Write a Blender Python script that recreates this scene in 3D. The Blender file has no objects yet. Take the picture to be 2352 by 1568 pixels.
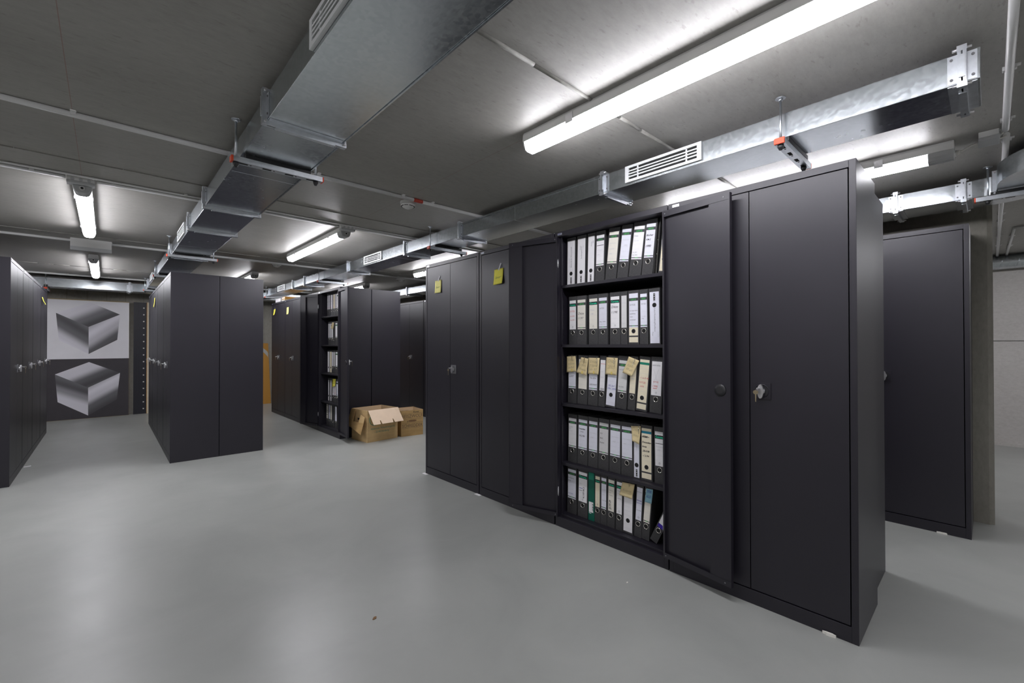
import bpy, math, random
from mathutils import Matrix, Vector
random.seed(7)
SC = bpy.context.scene
COL = SC.collection
R = math.radians
PI = math.pi

# ------------------------------------------------------------------ materials
MAT = {}
def nmat(name):
    m = bpy.data.materials.new(name); m.use_nodes = True
    nt = m.node_tree
    b = nt.nodes['Principled BSDF']
    MAT[name] = m
    return m, nt, b
def simple(name, col, rough=.5, metal=0., spec=.5, var=0., scale=30., bump=0., bscale=200.):
    m, nt, b = nmat(name)
    b.inputs['Base Color'].default_value = (*col, 1)
    b.inputs['Roughness'].default_value = rough
    b.inputs['Metallic'].default_value = metal
    b.inputs['Specular IOR Level'].default_value = spec
    N = nt.nodes; L = nt.links
    if var or bump:
        tc = N.new('ShaderNodeTexCoord')
    if var:
        n = N.new('ShaderNodeTexNoise'); n.inputs['Scale'].default_value = scale; n.inputs['Detail'].default_value = 5
        L.new(tc.outputs['Object'], n.inputs['Vector'])
        r = N.new('ShaderNodeValToRGB')
        r.color_ramp.elements[0].position = .3; r.color_ramp.elements[1].position = .7
        r.color_ramp.elements[0].color = (*[c*(1-var) for c in col], 1)
        r.color_ramp.elements[1].color = (*[min(1, c*(1+var)) for c in col], 1)
        L.new(n.outputs['Fac'], r.inputs['Fac']); L.new(r.outputs['Color'], b.inputs['Base Color'])
    if bump:
        n2 = N.new('ShaderNodeTexNoise'); n2.inputs['Scale'].default_value = bscale; n2.inputs['Detail'].default_value = 3
        L.new(tc.outputs['Object'], n2.inputs['Vector'])
        bp = N.new('ShaderNodeBump'); bp.inputs['Strength'].default_value = bump; bp.inputs['Distance'].default_value = .002
        L.new(n2.outputs['Fac'], bp.inputs['Height']); L.new(bp.outputs['Normal'], b.inputs['Normal'])
    return m
simple('black_powder_coat', (.0140, .0124, .0190), .43, 0, .55, .05, 6, .03, 900)
simple('black_plastic', (.015, .015, .017), .45)
simple('black_dish', (.02, .02, .023), .35)
simple('grey_plate', (.16, .16, .17), .4)
simple('silver', (.72, .72, .74), .3, .85)
simple('zinc', (.66, .69, .73), .36, 1.0, .5, .08, 40)
simple('brass_key', (.50, .42, .28), .35, 1.0)
simple('white_plastic', (.72, .72, .71), .45, 0, .5, .02, 5)
simple('grey_plastic', (.50, .51, .52), .45)
simple('conduit_grey', (.68, .68, .68), .42, 0, .5, .03, 8)
simple('vent_white', (.74, .76, .77), .4)
simple('dark_void', (.006, .006, .006), .8)
simple('orange_cap', (.75, .085, .03), .5)
simple('red_pipe', (.45, .05, .03), .5)
simple('paper_white', (.86, .85, .87), .7, 0, .3, .02, 40)
simple('paper_cool', (.78, .79, .88), .7, 0, .3, .02, 40)
simple('paper_grey', (.68, .68, .68), .7, 0, .3, .02, 40)
simple('paper_cream', (.84, .77, .59), .7, 0, .3, .03, 40)
simple('paper_ivory', (.82, .79, .71), .7, 0, .3, .02, 40)
simple('paper_tan', (.70, .58, .33), .75, 0, .3, .06, 30)
simple('paper_yellow', (.80, .74, .10), .7, 0, .3, .03, 20)
simple('paper_lightyellow', (.82, .77, .28), .7, 0, .3, .03, 20)
simple('paper_blue', (.28, .52, .62), .7, 0, .3, .03, 30)
simple('tape', (.38, .38, .40), .35)
simple('ink_black', (.012, .012, .014), .6)
simple('ink_note', (.46, .38, .22), .7)
simple('note_stain', (.70, .55, .16), .7)
simple('ink_faint', (.58, .58, .62), .7)
simple('ink_grey', (.20, .20, .22), .7)
simple('ink_red', (.62, .12, .10), .7)
simple('ink_blue', (.05, .06, .42), .6)
simple('ink_green', (.02, .22, .15), .6)
simple('ink_marker', (.09, .055, .045), .7)
simple('ink_olive', (.22, .25, .06), .7)
simple('band_dark', (.055, .055, .065), .6)
simple('logo_green', (.05, .42, .09), .6)
simple('logo_mint', (.01, .62, .34), .6)
simple('band_teal', (.005, .22, .14), .6)
simple('band_petrol', (.005, .17, .25), .6)
simple('label_violet', (.04, .01, .36), .6)
simple('red_dot', (.70, .05, .05), .6)
simple('binder_green', (.004, .11, .075), .5, 0, .4, .05, 60)
simple('page_edges', (.10, .095, .085), .85, 0, .2, .4, 150)
simple('ring_metal', (.75, .73, .68), .25, 1.0)
simple('cardboard_inside', (.60, .45, .29), .8, 0, .2, .04, 12)
simple('cardboard_flap', (.69, .54, .40), .8, 0, .2, .04, 12)
simple('chipboard', (.50, .25, .05), .75, 0, .3, .35, 160)
simple('grey_paint', (.45, .46, .46), .6)
simple('art_white', (.87, .86, .90), .55, 0, .4, .03, 4)
simple('art_dark', (.060, .055, .062), .5, 0, .4, .05, 8)
simple('wood_edge', (.42, .32, .17), .7)
simple('panel_dark', (.024, .024, .032), .4, 0, .5, .08, 8)
simple('panel_cream', (.64, .57, .43), .7, 0, .3, .05, 15)
simple('chip_white', (.75, .73, .68), .8)
simple('brown_leaf', (.20, .11, .05), .8)
simple('caulk', (.26, .255, .235), .6, 0, .4, .18, 25)
simple('cable_white', (.62, .61, .58), .5)
simple('logo_blue', (.03, .08, .40), .5)

def binder_black():
    m, nt, b = nmat('binder_marbled'); N, L = nt.nodes, nt.links
    tc = N.new('ShaderNodeTexCoord'); n = N.new('ShaderNodeTexNoise')
    n.inputs['Scale'].default_value = 140; n.inputs['Detail'].default_value = 8; n.inputs['Roughness'].default_value = .75
    L.new(tc.outputs['Object'], n.inputs['Vector'])
    r = N.new('ShaderNodeValToRGB'); r.color_ramp.elements[0].position = .35; r.color_ramp.elements[1].position = .75
    r.color_ramp.elements[0].color = (.030, .030, .032, 1); r.color_ramp.elements[1].color = (.075, .074, .076, 1)
    L.new(n.outputs['Fac'], r.inputs['Fac']); L.new(r.outputs['Color'], b.inputs['Base Color'])
    b.inputs['Roughness'].default_value = .5
binder_black()
def cardboard(name, c):
    m, nt, b = nmat(name); N, L = nt.nodes, nt.links
    tc = N.new('ShaderNodeTexCoord'); n = N.new('ShaderNodeTexNoise')
    n.inputs['Scale'].default_value = 9; n.inputs['Detail'].default_value = 6
    mp = N.new('ShaderNodeMapping'); mp.inputs['Scale'].default_value = (1, 1, 3)
    L.new(tc.outputs['Object'], mp.inputs['Vector']); L.new(mp.outputs['Vector'], n.inputs['Vector'])
    r = N.new('ShaderNodeValToRGB'); r.color_ramp.elements[0].position = .3; r.color_ramp.elements[1].position = .75
    r.color_ramp.elements[0].color = (*[x*.88 for x in c], 1); r.color_ramp.elements[1].color = (*[x*1.08 for x in c], 1)
    L.new(n.outputs['Fac'], r.inputs['Fac']); L.new(r.outputs['Color'], b.inputs['Base Color'])
    b.inputs['Roughness'].default_value = .8; b.inputs['Specular IOR Level'].default_value = .25
cardboard('cardboard', (.46, .30, .13))
cardboard('cardboard_light', (.56, .39, .19))

def galvanised():
    m, nt, b = nmat('galvanised_steel'); N, L = nt.nodes, nt.links
    tc = N.new('ShaderNodeTexCoord')
    v = N.new('ShaderNodeTexVoronoi'); v.inputs['Scale'].default_value = 75
    ns = N.new('ShaderNodeTexNoise'); ns.inputs['Scale'].default_value = 3; ns.inputs['Detail'].default_value = 6
    ms = N.new('ShaderNodeMapping'); ms.inputs['Scale'].default_value = (3, .5, 3)
    L.new(tc.outputs['Object'], v.inputs['Vector']); L.new(tc.outputs['Object'], ms.inputs['Vector']); L.new(ms.outputs['Vector'], ns.inputs['Vector'])
    r = N.new('ShaderNodeValToRGB')
    r.color_ramp.elements[0].color = (.54, .58, .61, 1); r.color_ramp.elements[1].color = (.66, .70, .73, 1)
    r.color_ramp.elements[0].position = .25; r.color_ramp.elements[1].position = .8
    mx = N.new('ShaderNodeMix'); mx.data_type = 'FLOAT'; mx.inputs['Factor'].default_value = .4
    sep = N.new('ShaderNodeSeparateColor'); L.new(v.outputs['Color'], sep.inputs['Color'])
    L.new(ns.outputs['Fac'], mx.inputs['A']); L.new(sep.outputs[0], mx.inputs['B'])
    L.new(mx.outputs['Result'], r.inputs['Fac']); L.new(r.outputs['Color'], b.inputs['Base Color'])
    b.inputs['Metallic'].default_value = 1
    mr = N.new('ShaderNodeMapRange'); mr.inputs['To Min'].default_value = .19; mr.inputs['To Max'].default_value = .30
    L.new(mx.outputs['Result'], mr.inputs['Value']); L.new(mr.outputs['Result'], b.inputs['Roughness'])
    n2 = N.new('ShaderNodeTexNoise'); n2.inputs['Scale'].default_value = 60; n2.inputs['Detail'].default_value = 2
    m2 = N.new('ShaderNodeMapping'); m2.inputs['Scale'].default_value = (1.6, .5, 1.6)
    L.new(tc.outputs['Object'], m2.inputs['Vector']); L.new(m2.outputs['Vector'], n2.inputs['Vector'])
    bp = N.new('ShaderNodeBump'); bp.inputs['Strength'].default_value = .06; bp.inputs['Distance'].default_value = .001
    L.new(n2.outputs['Fac'], bp.inputs['Height']); L.new(bp.outputs['Normal'], b.inputs['Normal'])
galvanised()

def concrete(name, c0, c1, rough, spec, boards=0, chalk=False, streak=(1, 1, 1), bump=.08):
    m, nt, b = nmat(name); N, L = nt.nodes, nt.links
    tc = N.new('ShaderNodeTexCoord'); mp = N.new('ShaderNodeMapping'); mp.inputs['Scale'].default_value = streak
    L.new(tc.outputs['Object'], mp.inputs['Vector'])
    n = N.new('ShaderNodeTexNoise'); n.inputs['Scale'].default_value = .9; n.inputs['Detail'].default_value = 9; n.inputs['Roughness'].default_value = .62
    L.new(mp.outputs['Vector'], n.inputs['Vector'])
    n3 = N.new('ShaderNodeTexNoise'); n3.inputs['Scale'].default_value = 38; n3.inputs['Detail'].default_value = 6; n3.inputs['Roughness'].default_value = .7
    L.new(mp.outputs['Vector'], n3.inputs['Vector'])
    mx = N.new('ShaderNodeMix'); mx.data_type = 'FLOAT'; mx.inputs['Factor'].default_value = .5
    L.new(n.outputs['Fac'], mx.inputs['A']); L.new(n3.outputs['Fac'], mx.inputs['B'])
    r = N.new('ShaderNodeValToRGB'); r.color_ramp.elements[0].position = .32; r.color_ramp.elements[1].position = .68
    r.color_ramp.elements[0].color = (*c0, 1); r.color_ramp.elements[1].color = (*c1, 1)
    L.new(mx.outputs['Result'], r.inputs['Fac'])
    out = r.outputs['Color']
    def mixc(fac, col, a):
        x = N.new('ShaderNodeMix'); x.data_type = 'RGBA'
        L.new(fac, x.inputs['Factor']); L.new(a, x.inputs['A']); x.inputs['B'].default_value = (*col, 1)
        return x.outputs['Result']
    # dark pits and rusty stains
    v = N.new('ShaderNodeTexNoise'); v.inputs['Scale'].default_value = 34; v.inputs['Detail'].default_value = 5
    vm = N.new('ShaderNodeMapping'); vm.inputs['Scale'].default_value = (.7, 2.2, 1)
    L.new(tc.outputs['Object'], vm.inputs['Vector']); L.new(vm.outputs['Vector'], v.inputs['Vector'])
    rr = N.new('ShaderNodeValToRGB'); rr.color_ramp.elements[0].position = .62; rr.color_ramp.elements[1].position = .70
    L.new(v.outputs['Fac'], rr.inputs['Fac'])
    mm = N.new('ShaderNodeMath'); mm.operation = 'MULTIPLY'; mm.inputs[1].default_value = .32 if chalk else .16
    L.new(rr.outputs['Color'], mm.inputs[0])
    out = mixc(mm.outputs[0], (c0[0]*.55, c0[1]*.53, c0[2]*.48), out)
    sx = N.new('ShaderNodeSeparateXYZ'); L.new(tc.outputs['Object'], sx.inputs['Vector'])
    if chalk:
        for X in (-.118, 1.56):
            s = N.new('ShaderNodeMath'); s.operation = 'SUBTRACT'; L.new(sx.outputs['X'], s.inputs[0]); s.inputs[1].default_value = X
            a = N.new('ShaderNodeMath'); a.operation = 'ABSOLUTE'; L.new(s.outputs[0], a.inputs[0])
            c = N.new('ShaderNodeMath'); c.operation = 'LESS_THAN'; L.new(a.outputs[0], c.inputs[0]); c.inputs[1].default_value = .0013
            d = N.new('ShaderNodeMath'); d.operation = 'MULTIPLY'; L.new(c.outputs[0], d.inputs[0]); d.inputs[1].default_value = .5
            out = mixc(d.outputs[0], (.26, .09, .05), out)
    if boards:
        w = N.new('ShaderNodeMath'); w.operation = 'PINGPONG'; L.new(sx.outputs['X'], w.inputs[0]); w.inputs[1].default_value = boards
        c = N.new('ShaderNodeMath'); c.operation = 'LESS_THAN'; L.new(w.outputs[0], c.inputs[0]); c.inputs[1].default_value = .004
        d = N.new('ShaderNodeMath'); d.operation = 'MULTIPLY'; L.new(c.outputs[0], d.inputs[0]); d.inputs[1].default_value = .45
        out = mixc(d.outputs[0], tuple(x*.5 for x in c0), out)
    L.new(out, b.inputs['Base Color'])
    b.inputs['Roughness'].default_value = rough; b.inputs['Specular IOR Level'].default_value = spec
    mr = N.new('ShaderNodeMapRange'); mr.inputs['To Min'].default_value = rough-.05; mr.inputs['To Max'].default_value = rough+.07
    L.new(n3.outputs['Fac'], mr.inputs['Value']); L.new(mr.outputs['Result'], b.inputs['Roughness'])
    bp = N.new('ShaderNodeBump'); bp.inputs['Strength'].default_value = bump; bp.inputs['Distance'].default_value = .004
    L.new(n3.outputs['Fac'], bp.inputs['Height']); L.new(bp.outputs['Normal'], b.inputs['Normal'])
concrete('concrete_ceiling', (.290, .283, .262), (.402, .394, .370), .46, .36, chalk=True, streak=(.5, 1.3, 1))
concrete('concrete_wall', (.26, .245, .21), (.38, .365, .33), .7, .3, boards=.12, streak=(1, 1, .5))
concrete('concrete_column', (.17, .16, .135), (.26, .25, .22), .65, .3, streak=(1, 1, .4))  # base colour lowered to carry the shade on the middle wall
concrete('concrete_light', (.44, .42, .40), (.60, .58, .56), .6, .3, streak=(1, .7, 1.3))

def floor_mat():
    m, nt, b = nmat('floor_coating'); N, L = nt.nodes, nt.links
    tc = N.new('ShaderNodeTexCoord')
    n = N.new('ShaderNodeTexNoise'); n.inputs['Scale'].default_value = 1.6; n.inputs['Detail'].default_value = 8; n.inputs['Roughness'].default_value = .6
    n.inputs['Distortion'].default_value = .6
    L.new(tc.outputs['Object'], n.inputs['Vector'])
    r = N.new('ShaderNodeValToRGB'); r.color_ramp.elements[0].position = .3; r.color_ramp.elements[1].position = .72
    r.color_ramp.elements[0].color = (.305, .315, .298, 1); r.color_ramp.elements[1].color = (.368, .378, .358, 1)
    L.new(n.outputs['Fac'], r.inputs['Fac'])
    v = N.new('ShaderNodeTexVoronoi'); v.inputs['Scale'].default_value = 2.4; L.new(tc.outputs['Object'], v.inputs['Vector'])
    c = N.new('ShaderNodeMath'); c.operation = 'LESS_THAN'; c.inputs[1].default_value = .010; L.new(v.outputs['Distance'], c.inputs[0])
    x = N.new('ShaderNodeMix'); x.data_type = 'RGBA'; L.new(c.outputs[0], x.inputs['Factor']); L.new(r.outputs['Color'], x.inputs['A'])
    x.inputs['B'].default_value = (.55, .54, .51, 1)
    L.new(x.outputs['Result'], b.inputs['Base Color'])
    n2 = N.new('ShaderNodeTexNoise'); n2.inputs['Scale'].default_value = 3.2; n2.inputs['Detail'].default_value = 6
    L.new(tc.outputs['Object'], n2.inputs['Vector'])
    mr = N.new('ShaderNodeMapRange'); mr.inputs['To Min'].default_value = .28; mr.inputs['To Max'].default_value = .41
    L.new(n2.outputs['Fac'], mr.inputs['Value']); L.new(mr.outputs['Result'], b.inputs['Roughness'])
    b.inputs['Specular IOR Level'].default_value = .5
    n3 = N.new('ShaderNodeTexNoise'); n3.inputs['Scale'].default_value = 22; n3.inputs['Detail'].default_value = 5
    L.new(tc.outputs['Object'], n3.inputs['Vector'])
    bp = N.new('ShaderNodeBump'); bp.inputs['Strength'].default_value = .06; bp.inputs['Distance'].default_value = .004
    L.new(n3.outputs['Fac'], bp.inputs['Height']); L.new(bp.outputs['Normal'], b.inputs['Normal'])
floor_mat()
LAMP = 49.
def lamp_mat():
    # opal cover: its upper rim, away from the tubes, glows less
    for nm, k in (('lamp_diffuser', 1.), ('lamp_diffuser_rim', .42)):
        m, nt, b = nmat(nm)
        b.inputs['Base Color'].default_value = (.8, .8, .8, 1)
        b.inputs['Emission Color'].default_value = (.955, .945, 1, 1); b.inputs['Emission Strength'].default_value = LAMP*k
lamp_mat()
def grad_mat(name, d, stops):
    """painted airbrush gradient of the picture: value along direction d in the board's own x/z metres"""
    m, nt, b = nmat(name); N, L = nt.nodes, nt.links
    tc = N.new('ShaderNodeTexCoord'); dp = N.new('ShaderNodeVectorMath'); dp.operation = 'DOT_PRODUCT'
    L.new(tc.outputs['Object'], dp.inputs[0]); dp.inputs[1].default_value = (d[0], 0, d[1])
    mr = N.new('ShaderNodeMapRange'); mr.inputs['From Min'].default_value = d[2]; mr.inputs['From Max'].default_value = d[3]
    L.new(dp.outputs['Value'], mr.inputs['Value'])
    r = N.new('ShaderNodeValToRGB'); cr = r.color_ramp; cr.interpolation = 'EASE'
    while len(cr.elements) < len(stops): cr.elements.new(.5)
    for e, (p, g) in zip(cr.elements, stops):
        e.position = p; e.color = (g, g*.98, g*1.06, 1)
    L.new(mr.outputs['Result'], r.inputs['Fac']); L.new(r.outputs['Color'], b.inputs['Base Color'])
    b.inputs['Roughness'].default_value = .55

# ------------------------------------------------------------------ mesh builder
TXT = {}
def text_mesh(s, shear=0., bold=0.):
    k = (s, shear, bold)
    if k not in TXT:
        c = bpy.data.curves.new('txt', 'FONT'); c.body = s; c.size = 1; c.shear = shear; c.offset = bold; c.resolution_u = 2
        o = bpy.data.objects.new('txt', c); COL.objects.link(o)
        dg = bpy.context.evaluated_depsgraph_get()
        me = bpy.data.meshes.new_from_object(o.evaluated_get(dg))
        vs = [v.co.copy() for v in me.vertices]; fs = [list(p.vertices) for p in me.polygons]
        bpy.data.objects.remove(o); bpy.data.curves.remove(c); bpy.data.meshes.remove(me)
        TXT[k] = (vs, fs)
    return TXT[k]
class MB:
    def __init__(s): s.v = []; s.f = []; s.m = []; s.sm = []; s.mats = []
    def mi(s, name):
        if name not in s.mats: s.mats.append(name)
        return s.mats.index(name)
    def face(s, idx, mat, smooth=False):
        s.f.append(idx); s.m.append(s.mi(mat)); s.sm.append(smooth)
    def poly(s, pts, mat):
        n = len(s.v); s.v += [tuple(p) for p in pts]; s.face(list(range(n, n+len(pts))), mat)
    def box(s, x0, x1, y0, y1, z0, z1, mat, xf=None):
        n = len(s.v)
        p = [(x, y, z) for z in (z0, z1) for y in (y0, y1) for x in (x0, x1)]
        if xf: p = [tuple(xf @ Vector(q)) for q in p]
        s.v += p
        for q in ((0, 2, 3, 1), (4, 5, 7, 6), (0, 1, 5, 4), (2, 6, 7, 3), (0, 4, 6, 2), (1, 3, 7, 5)):
            s.face([n+i for i in q], mat)
    def tube(s, pts, r, mat, n=12, caps=True):
        pts = [Vector(p) for p in pts]; base = len(s.v); up = None
        for i, p in enumerate(pts):
            d = (pts[min(i+1, len(pts)-1)]-pts[max(i-1, 0)]).normalized()
            if up is None:
                up = Vector((0, 0, 1)) if abs(d.z) < .9 else Vector((1, 0, 0))
            a = d.cross(up).normalized(); b2 = a.cross(d).normalized(); up = b2
            rr = r[i] if isinstance(r, (list, tuple)) else r
            for k in range(n):
                t = 2*PI*k/n; s.v.append(tuple(p+a*rr*math.cos(t)+b2*rr*math.sin(t)))
        for i in range(len(pts)-1):
            for k in range(n):
                k2 = (k+1) % n
                s.face([base+i*n+k, base+i*n+k2, base+(i+1)*n+k2, base+(i+1)*n+k], mat, True)
        if caps:
            s.face([base+k for k in range(n)][::-1], mat); e = base+(len(pts)-1)*n
            s.face([e+k for k in range(n)], mat)
    def cyl(s, p0, p1, r, mat, n=16, r2=None): s.tube([p0, p1], [r, r if r2 is None else r2], mat, n)
    def prism(s, poly, z0, z1, mat, f=lambda u, v, w: (u, v, w)):
        n = len(poly); b = len(s.v)
        s.v += [f(u, v, z0) for u, v in poly]+[f(u, v, z1) for u, v in poly]
        s.face(list(range(b, b+n))[::-1], mat); s.face(list(range(b+n, b+2*n)), mat)
        for i in range(n):
            j = (i+1) % n; s.face([b+i, b+j, b+n+j, b+n+i], mat)
    def torus(s, c, ax, R_, r, mat, n=20, k=6):
        c = Vector(c); ax = Vector(ax).normalized(); u = ax.orthogonal().normalized(); w = ax.cross(u); b = len(s.v)
        for i in range(n):
            t = 2*PI*i/n; d = u*math.cos(t)+w*math.sin(t)
            for j in range(k):
                q = 2*PI*j/k; s.v.append(tuple(c+d*(R_+r*math.cos(q))+ax*r*math.sin(q)))
        for i in range(n):
            for j in range(k):
                s.face([b+i*k+j, b+((i+1) % n)*k+j, b+((i+1) % n)*k+(j+1) % k, b+i*k+(j+1) % k], mat, True)
    def disc(s, c, ax, r, mat, n=20):
        c = Vector(c); ax = Vector(ax).normalized(); u = ax.orthogonal().normalized(); w = ax.cross(u)
        s.poly([tuple(c+u*r*math.cos(2*PI*i/n)+w*r*math.sin(2*PI*i/n)) for i in range(n)], mat)
    def text(s, body, size, org, right, up, mat, align='l', shear=0., bold=0., width=None, nrm=None):
        vs, fs = text_mesh(body, shear, bold)
        if not vs: return
        x0 = min(v.x for v in vs); x1 = max(v.x for v in vs)
        sx = size if width is None else width/(x1-x0)
        off = {'l': x0, 'c': (x0+x1)/2, 'r': x1}[align]
        o, r_, u_ = Vector(org), Vector(right).normalized(), Vector(up).normalized(); b = len(s.v)
        s.v += [tuple(o+r_*((v.x-off)*sx)+u_*(v.y*size)) for v in vs]
        for q in fs: s.face([b+i for i in q], mat)
    def sheet(s, fn, nu, nv, mat, smooth=True):
        b = len(s.v)
        for i in range(nu+1):
            for j in range(nv+1): s.v.append(tuple(fn(i/nu, j/nv)))
        for i in range(nu):
            for j in range(nv):
                a = b+i*(nv+1)+j; s.face([a, a+nv+1, a+nv+2, a+1], mat, smooth)
    def mesh(s, name):
        me = bpy.data.meshes.new(name); me.from_pydata(s.v, [], s.f)
        for m in s.mats: me.materials.append(MAT[m])
        me.polygons.foreach_set('material_index', s.m); me.polygons.foreach_set('use_smooth', s.sm)
        me.update(); return me
    def build(s, name, parent=None, bevel=0., loc=None, rot=None, solid=0.):
        return link(name, s.mesh(name), parent, bevel, loc, rot, solid)
def link(name, me, parent=None, bevel=0., loc=None, rot=None, solid=0.):
    o = bpy.data.objects.new(name, me); COL.objects.link(o)
    if parent: o.parent = parent
    if loc: o.location = loc
    if rot: o.rotation_euler = rot
    if solid:
        md = o.modifiers.new('thickness', 'SOLIDIFY'); md.thickness = solid; md.offset = 0
    if bevel:
        md = o.modifiers.new('bevel', 'BEVEL'); md.width = bevel; md.segments = 2; md.limit_method = 'ANGLE'; md.angle_limit = R(40)
    return o
def tag(o, label, cat, group=None):
    o['label'] = label; o['category'] = cat
    if group: o['group'] = group
    return o
def thing(name, label, cat, loc=(0, 0, 0), rz=0., group=None, rot=None):
    o = bpy.data.objects.new(name, None); o.empty_display_size = .05; COL.objects.link(o)
    o.location = loc; o.rotation_euler = rot if rot else (0, 0, rz)
    return tag(o, label, cat, group)
def struct(o): o['kind'] = 'structure'; return o
CACHE = {}
def cached(key, name, fn, parent, bevel=0., loc=None, rot=None, solid=0.):
    """one mesh per kind; every further copy is an object of its own sharing it"""
    if key not in CACHE:
        b = MB(); fn(b); CACHE[key] = b.mesh(name)
    return link(name, CACHE[key], parent, bevel, loc, rot, solid)

CE = 2.25
# ------------------------------------------------------------------ setting
b = MB(); b.box(-3.4, 8.1, -4.7, 10.4, -.1, 0, 'floor_coating'); struct(b.build('floor'))
b = MB(); b.box(-3.4, 8.1, -4.7, 10.4, CE, CE+.2, 'concrete_ceiling'); struct(b.build('ceiling'))
b = MB(); b.box(-3.2, 8.06, 10.15, 10.35, 0, CE, 'concrete_wall'); struct(b.build('wall_far'))
b = MB(); b.box(-3.4, -3.2, -4.5, 10.35, 0, CE, 'concrete_wall'); struct(b.build('wall_left'))
b = MB(); b.box(-3.4, 8.06, -4.7, -4.5, 0, CE, 'concrete_wall'); struct(b.build('wall_back'))
b = MB()
b.box(7.86, 8.06, -4.5, 10.15, 0, 1.238, 'concrete_light'); b.box(7.86, 8.06, -4.5, 10.15, 1.246, CE, 'concrete_light')
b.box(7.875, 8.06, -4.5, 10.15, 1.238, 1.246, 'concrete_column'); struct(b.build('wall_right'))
b = MB()
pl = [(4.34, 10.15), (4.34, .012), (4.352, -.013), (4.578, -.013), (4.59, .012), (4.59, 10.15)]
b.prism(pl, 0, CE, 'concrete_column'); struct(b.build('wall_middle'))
b = MB(); b.box(7.835, 7.86, -4.5, 10.15, 0, .03, 'concrete_light'); struct(b.build('baseboard_right'))
for i, y in enumerate((1.15, 3.5, 5.86, 8.2)):
    b = MB(); x = -3.2
    while x < 7.8:
        l = min(random.uniform(.12, .5), 7.86-x); rr = .0085+random.uniform(-.001, .001)
        b.tube([(x, y+random.uniform(-.001, .001), CE-.001), (x+l-.004, y, CE-.001)], rr if i == 0 else rr*.55, 'caulk', 8); x += l
    struct(b.build('trim_%d' % (i+1)))

# ------------------------------------------------------------------ ceiling lamps
def lamp(x, y0, y1, label, head=True, grp='fluorescent batten lights'):
    t = thing('ceiling_light', label, 'ceiling light', (x, y0, 0), 0, grp)
    L_ = y1-y0
    b = MB(); pr = [(-.036, CE), (.036, CE), (.042, 2.238), (.045, 2.203), (-.045, 2.203), (-.042, 2.238)]
    b.prism(pr, 0, L_, 'white_plastic', lambda u, v, w: (u, w, v)); b.build('housing', t, .002)
    h = .10 if head else .014
    pd = [(.0425, 2.203), (.0375, 2.184), (.030, 2.167), (.017, 2.160), (-.017, 2.160), (-.030, 2.167), (-.0375, 2.184), (-.0425, 2.203)]
    b = MB(); b.prism(pd, h, L_-.010, 'lamp_diffuser', lambda u, v, w: (u, w, v))
    for k in (0, 6): b.m[2+k] = b.mi('lamp_diffuser_rim')
    b.build('diffuser', t)
    b = MB(); b.prism([(u*1.05, v if v > 2.19 else v-.002) for u, v in pd], 0, h, 'grey_plastic', lambda u, v, w: (u, w, v)); b.build('end_cap', t, .003)
    b = MB(); b.cyl((0, -.006, 2.186), (0, .001, 2.186), .014, 'white_plastic', 16); b.cyl((0, -.009, 2.186), (0, -.005, 2.186), .007, 'ink_black', 12)
    b.build('cable_gland', t)
    b = MB(); b.prism([(u*1.03, v) for u, v in pd], L_-.010, L_, 'white_plastic', lambda u, v, w: (u, w, v)); b.build('end_cap', t, .002)
    for q in (.3, L_-.3):
        for sx in (-1, 1):
            b = MB(); b.box(*sorted((sx*.0455, sx*.0475)), q-.02, q+.02, 2.19, 2.232, 'silver'); b.build('clip', t)
    return t
lamp(1.556, -.06, 1.565, 'long bright batten light nearest the camera, running out of the top of the picture')
lamp(1.556, 3.86, 5.45, 'batten light between the two ducts, in the middle of the ceiling')
lamp(1.556, 7.10, 8.69, 'batten light mostly hidden behind the double cabinet block, only its grey end showing')
lamp(-.118, 3.86, 5.45, 'batten light left of the wide duct, second brightest at left')
lamp(-.118, 7.02, 8.68, 'short-looking far batten light in front of the cube painting')
lamp(3.225, .12, 1.71, 'batten light at right behind the tall foreground cabinets')
lamp(3.225, 3.90, 5.52, 'batten light of which only the round end peeks beside the foreground row')
lamp(3.225, 7.10, 8.69, 'batten light barely showing above the far open cabinet row')
for (x, y0) in ((1.556, -3.5), (-.118, -3.5), (-1.79, -3.5), (3.225, -3.5), (-1.79, -.1), (-1.79, 3.86), (-1.79, 7.1)):  # unseen battens; left column and one behind the camera added as fill light
    lamp(x, y0, y0+1.59, 'unseen batten light out of the frame above the open floor', True, 'batten lights out of the frame')
lamp(6.1, -2.4, -.81, 'batten light in the side bay beyond the concrete wall', True, 'batten lights out of the frame')
lamp(6.1, .55, 2.14, 'batten light behind the concrete wall', True, 'batten lights out of the frame')

# ------------------------------------------------------------------ conduits
def conduit(pts, label, r=.0115, clips=(), z=None, name='conduit_pipe'):
    t = thing(name, label, 'conduit', pts[0])
    o = Vector(pts[0]); b = MB(); b.tube([Vector(p)-o for p in pts], r, 'conduit_grey', 14); b.build('pipe', t)
    for c in clips:
        c = Vector(c)-o; d = (Vector(pts[1])-o).normalized(); a = Vector((0, 0, 1)); sdir = d.cross(a)
        b = MB(); M = Matrix((d, sdir, a)).transposed().to_4x4(); M.translation = c
        b.box(-.010, .010, -r-.006, r+.006, -.004, CE-c.z-o.z, 'conduit_grey', M)
        b.box(-.010, .010, r+.006, r+.016, r-.006, CE-c.z-o.z, 'white_plastic', M)
        b.build('clip', t, .0015)
    return t
zc = CE-.0124
conduit([(-3.2, 2.787, zc), (1.62, 2.787, zc)], 'white conduit across the ceiling under the wide duct, nearest of the left ones', .0125,
        [(x, 2.787, zc) for x in (-2.2, -1.1, -.115, .95, 1.52)])
conduit([(1.67, 2.787, zc), (4.34, 2.787, zc)], 'white conduit running right from the smoke detector to the narrow duct', .0125,
        [(x, 2.787, zc) for x in (1.76, 2.6, 3.6)])
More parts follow.
